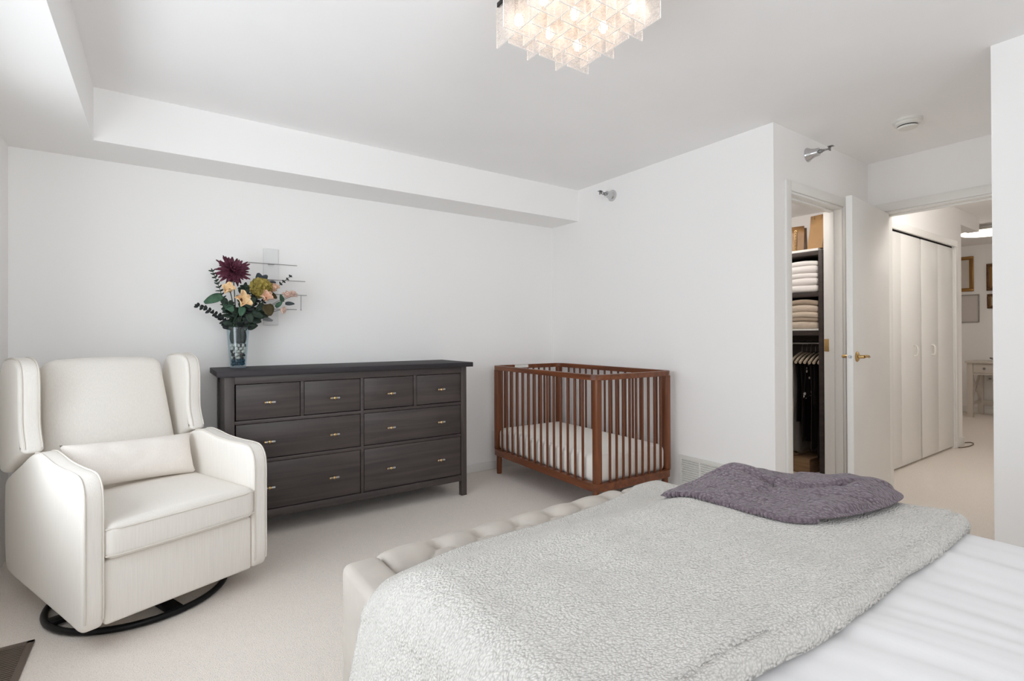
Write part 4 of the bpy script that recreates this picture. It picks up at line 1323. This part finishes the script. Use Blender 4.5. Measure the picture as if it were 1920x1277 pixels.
gs = [(1.935, 'dress', 'long black dress nearest the closet jamb', 'black long dress', BK, .14, .2, .21, .014, 1),
      (1.972, 'jacket', 'black jacket between the long black dress and the charcoal trousers', 'black jacket', BB, .56, .2, .20, .014, 2),
      (2.006, 'trousers', 'long charcoal garment hanging left of the black jacket', 'charcoal garment', CH, .22, .19, .17, .010, 3),
      (2.042, 'blouse', 'black blouse with white dots in the closet', 'dotted blouse', DT, .64, .205, .19, .014, 4),
      (2.078, 'trousers', 'long black trousers hanging left of the dotted blouse', 'long black trousers', BB, .26, .19, .16, .011, 5),
      (2.112, 'blouse', 'plain black blouse just right of the grey dress', 'plain black blouse', BK, .42, .2, .19, .013, 6),
      (2.150, 'dress', 'long light grey dress at the left edge of the closet opening', 'grey dress', GR, .16, .195, .20, .014, 7)]
for (y, nm, lab, sh, mt, zb, wt, wb, th, sd) in gs:
    hanger(y, 'wooden hanger holding the ' + sh + ' in the closet')
    garment(nm, lab, 'clothing', y, mt, zb, wt, wb, th, 0, sd, 1 if nm == 'dress' else 0)
t = thing('storage_box', 'low brown box on the closet floor under the grey dress', 'box', (4.36, 2.02, 0))
mb = MB(); mb.box((0, 0, 0), (.34, .22, .115), .004); mb.build('body', mat_wood('box_wood', (120, 92, 66), (146, 116, 86), 'y', 5, .1, .6, .3), t)
mb = MB(); mb.box((-.004, -.004, .115), (.344, .224, .128), .003); mb.build('lid', mat_wood('lid_wood', (112, 86, 62), (136, 108, 80), 'y', 5, .1, .6, .3), t)

# ------------------------------------------------------------------ hall and study
t = thing('ceiling_lamp', 'round glowing disc lamp on the ceiling of the far room', 'lamp', (8.15, 1.72, ZC))
mb = MB(); mb.lathe([(0, 0), (.115, 0), (.115, -.03), (0, -.03)], None, 32); mb.build('canopy', M['plastic'], t)
mb = MB(); mb.tube([(0, 0, -.03), (0, 0, -.055)], .02, 12); mb.build('rod', M['plastic'], t)
mb = MB(); mb.lathe([(0, -.050), (.25, -.050), (.262, -.056), (.262, -.064), (0, -.064)], None, 48); mb.build('lamp_cover', M['plastic'], t)
mb = MB(); mb.lathe([(0, -.0645), (.258, -.0645), (.25, -.084), (0, -.09)], None, 48); o = mb.build('lamp_disc', M['disc'], t); o['label'] = 'glowing white disc'

DW = mat_simple('desk_white', (205, 198, 190), .45, spec=.4, var=.02)
t = thing('desk', 'white desk with one drawer and crossed side braces in the far room', 'desk', (9.158, 2.17, 0))
wd, dp = 1.12, .54
mb = MB(); mb.box((-.02, -wd - .02, .745), (dp, .02, .77), .004); mb.build('desk_top', DW, t)
for y in (-.06, -wd):
    for x in (0, dp - .05):
        mb = MB(); mb.box((x, y, 0), (x + .05, y + .06, .745), .003); mb.build('leg', DW, t)
    mb = MB(); yy = y + .03
    for (za, zb) in ((.20, .60), (.60, .20)):
        a_ = Vector((.05, yy, za)); b_ = Vector((dp - .05, yy, zb)); dd = (b_ - a_).normalized()
        mb.obox((a_ + b_) / 2, ((b_ - a_).length / 2, .010, .014), (dd, Vector((0, 1, 0)), dd.cross(Vector((0, 1, 0)))))
    mb.box((.05, yy - .012, .165), (dp - .05, yy + .012, .20)); mb.box((.05, yy - .012, .60), (dp - .05, yy + .012, .745))
    mb.build('cross_brace', DW, t)
mb = MB(); mb.box((.012, -wd + .06, .585), (.03, -.06, .61)); mb.box((.012, -wd + .06, .732), (.03, -.06, .745)); mb.build('apron', DW, t)
mb = MB(); mb.box((.004, -wd + .63, .614), (.026, -.064, .730), .002); mb.box((.026, -wd + .65, .62), (.40, -.09, .72)); d_ = mb.build('drawer', DW, t)
mb = MB(); mb.lathe([(0, 0), (.008, 0), (.007, .012), (.016, .02), (.014, .028), (0, .03)], Matrix.Translation((.004, -.182, .674)) @ Matrix.Rotation(-PI / 2, 4, 'Y'), 16); o = mb.build('knob', M['steel'], d_); o['label'] = 'round metal knob'
mb = MB(); mb.box((dp - .04, -wd + .06, .13), (dp - .022, -.06, .20)); mb.build('stretcher', DW, t)
# loop of cable on the desk
mb = MB(); mb.tube([(9.30 + .10 * math.cos(a), 1.86 + .10 * math.sin(a), .777 + .045 * max(0, math.sin(a)) * .9) for a in [2 * PI * k / 24 for k in range(24)]], .0045, 8, closed=True)
tag(mb.build('cable_loop', M['black']), 'black cable loop lying on the white desk', 'cable')
# outlet under the desk
t = thing('wall_outlet', 'white wall outlet under the desk in the far room', 'outlet', (9.72, 2.05, .53))
mb = MB(); mb.box((-.006, -.038, -.06), (0, .038, .06), .003); mb.build('cover_plate', M['plastic'], t)
mb = MB()
for z in (-.025, .025): mb.box((-.0075, -.016, z - .014), (-.005, .016, z + .014), .001)
o = mb.build('socket', M['steel'], t); o['label'] = 'grey sockets'
# frames
def frame(label, cat, y0, y1, z0, z1, fw, fmat, inner, mat_w=0.0, name='picture_frame'):
    t = thing(name, label, cat, (9.72, (y0 + y1) / 2, z0))
    hw = (y1 - y0) / 2; h = z1 - z0
    mb = MB()
    for (a_, b_, c_, d_) in ((-hw, hw, 0, fw), (-hw, hw, h - fw, h), (-hw, -hw + fw, fw, h - fw), (hw - fw, hw, fw, h - fw)):
        mb.box((-.028, a_, c_), (0, b_, d_), .005, 2)
    mb.build('frame', fmat, t)
    mb = MB(); mb.box((-.012, -hw + fw, fw), (-.002, hw - fw, h - fw)); mb.build('picture', inner, t)
    if mat_w:
        mb = MB()
        q = fw + mat_w
        for (a_, b_, c_, d_) in ((-hw + fw, hw - fw, fw, q), (-hw + fw, hw - fw, h - q, h - fw), (-hw + fw, -hw + q, q, h - q), (hw - q, hw - fw, q, h - q)):
            mb.box((-.016, a_, c_), (-.012, b_, d_))
        mb.build('inner_border', M['gold2'], t)
    return t
M['gold2'] = mat_simple('old_gold', (150, 112, 62), .35, metal=.7, var=.1)
M['bronze'] = mat_simple('bronze_frame', (104, 76, 50), .4, metal=.5, var=.15, vscale=(20, 20, 20))
PIC = mat_simple('pale_print', (196, 188, 180), .5, var=.05, vscale=(4, 4, 4))
PICD = mat_simple('greenish_print', (168, 160, 148), .5, var=.2, vscale=(6, 6, 6))
frame('tall gold picture frame, upper left on the far room wall', 'picture', 2.217, 2.56, 1.766, 2.276, .035, M['gold2'], PIC, .015)
frame('grey rimmed white board under the tall gold frame', 'board', 2.157, 2.50, 1.312, 1.719, .013, mat_simple('board_rim', (150, 146, 142), .5, var=.02), mat_simple('board_white', (198, 193, 190), .5, var=.02), 0, 'white_board')
frame('bronze picture frame, upper right on the far room wall', 'picture', 1.76, 2.078, 1.760, 2.143, .04, M['bronze'], PIC, .02)
frame('small bronze frame below the other bronze frame in the far room', 'picture', 1.82, 2.073, 1.507, 1.712, .03, M['bronze'], PICD, .012)
# cord on the hall floor round the wall end
mb = MB(); mb.tube([(6.58, 1.625, .006), (6.66, 1.60, .006), (6.76, 1.585, .006), (6.88, 1.585, .006), (6.97, 1.605, .006), (7.0, 1.635, .006), (6.95, 1.66, .006), (6.90, 1.665, .006)], .005, 8)
tag(mb.build('power_cable', mat_simple('brown_cord', (120, 104, 88), .6, var=.05)), 'thin brown cord curving round the wall end on the hall floor', 'cord')

# ------------------------------------------------------------------ light
def area(name, loc, rot, sx, sy, energy, color=(1, 1, 1)):
    l = bpy.data.lights.new(name, 'AREA'); l.shape = 'RECTANGLE'; l.size = sx; l.size_y = sy; l.energy = energy; l.color = color
    o = bpy.data.objects.new(name, l); COL.objects.link(o); o.location = loc; o.rotation_euler = rot
    return o
def point(name, loc, energy, r=.08, color=(1, 1, 1)):
    l = bpy.data.lights.new(name, 'POINT'); l.energy = energy; l.shadow_soft_size = r; l.color = color
    o = bpy.data.objects.new(name, l); COL.objects.link(o); o.location = loc
    return o
# left window daylight; the rear light is added fill, tilted up to brighten the ceiling
area('window_daylight', (XL - .40, (WY0 + WY1) / 2, (WZ0 + WZ1) / 2 - .25), (0, -PI / 2 - math.radians(-6), 0), 1.4, WY1 - WY0, 49, (.90, .955, 1.0))
area('rear_ceiling_fill', ((RX0 + RX1) / 2, YK - .55, (RZ0 + RZ1) / 2 - .25), (PI / 2 + math.radians(38), 0, 0), RX1 - RX0, 1.1, 88, (.90, .955, 1.0))
point('study_lamp_light', (8.15, 1.72, 2.26), 6, .2, (1, .965, .93))
point('hall_fill_light', (5.0, .80, 2.34), 17, .12, (1, .955, .90))
point('closet_fill_light', (3.75, 2.2, 2.12), 10, .06, (1, .94, .88))
w = bpy.data.worlds.new('daylight'); SC.world = w; w.use_nodes = True
w.node_tree.nodes['Background'].inputs[0].default_value = (.85, .92, 1.0, 1); w.node_tree.nodes['Background'].inputs[1].default_value = 1.0

# ------------------------------------------------------------------ camera
F_, Y0P = 950.35, 625.24
yaw, roll_, pitch = math.radians(34.78), math.radians(-.24), math.radians(.23)
Fv = Vector((math.sin(yaw) * math.cos(pitch), math.cos(yaw) * math.cos(pitch), math.sin(pitch)))
Rv = Vector((math.cos(yaw), -math.sin(yaw), 0)); Uv = Rv.cross(Fv)
R2 = Rv * math.cos(roll_) + Uv * math.sin(roll_); U2 = Uv * math.cos(roll_) - Rv * math.sin(roll_)
cam = bpy.data.cameras.new('camera'); co = bpy.data.objects.new('camera', cam); COL.objects.link(co)
co.matrix_world = Matrix(((R2.x, U2.x, -Fv.x, 0), (R2.y, U2.y, -Fv.y, 0), (R2.z, U2.z, -Fv.z, 1.15), (0, 0, 0, 1)))
cam.sensor_width = 36; cam.lens = F_ / 1920 * 36; cam.shift_y = -(638.5 - Y0P) / 1920; cam.clip_start = .02
SC.camera = co
SC.view_settings.view_transform = 'Standard'; SC.view_settings.look = 'None'; SC.view_settings.gamma = 1; SC.view_settings.use_curve_mapping = False
SC.view_settings.exposure = -0.17
cy_s = SC.cycles
cy_s.use_denoising = True; cy_s.max_bounces = 20; cy_s.diffuse_bounces = 16; cy_s.transparent_max_bounces = 24; cy_s.sample_clamp_indirect = 6
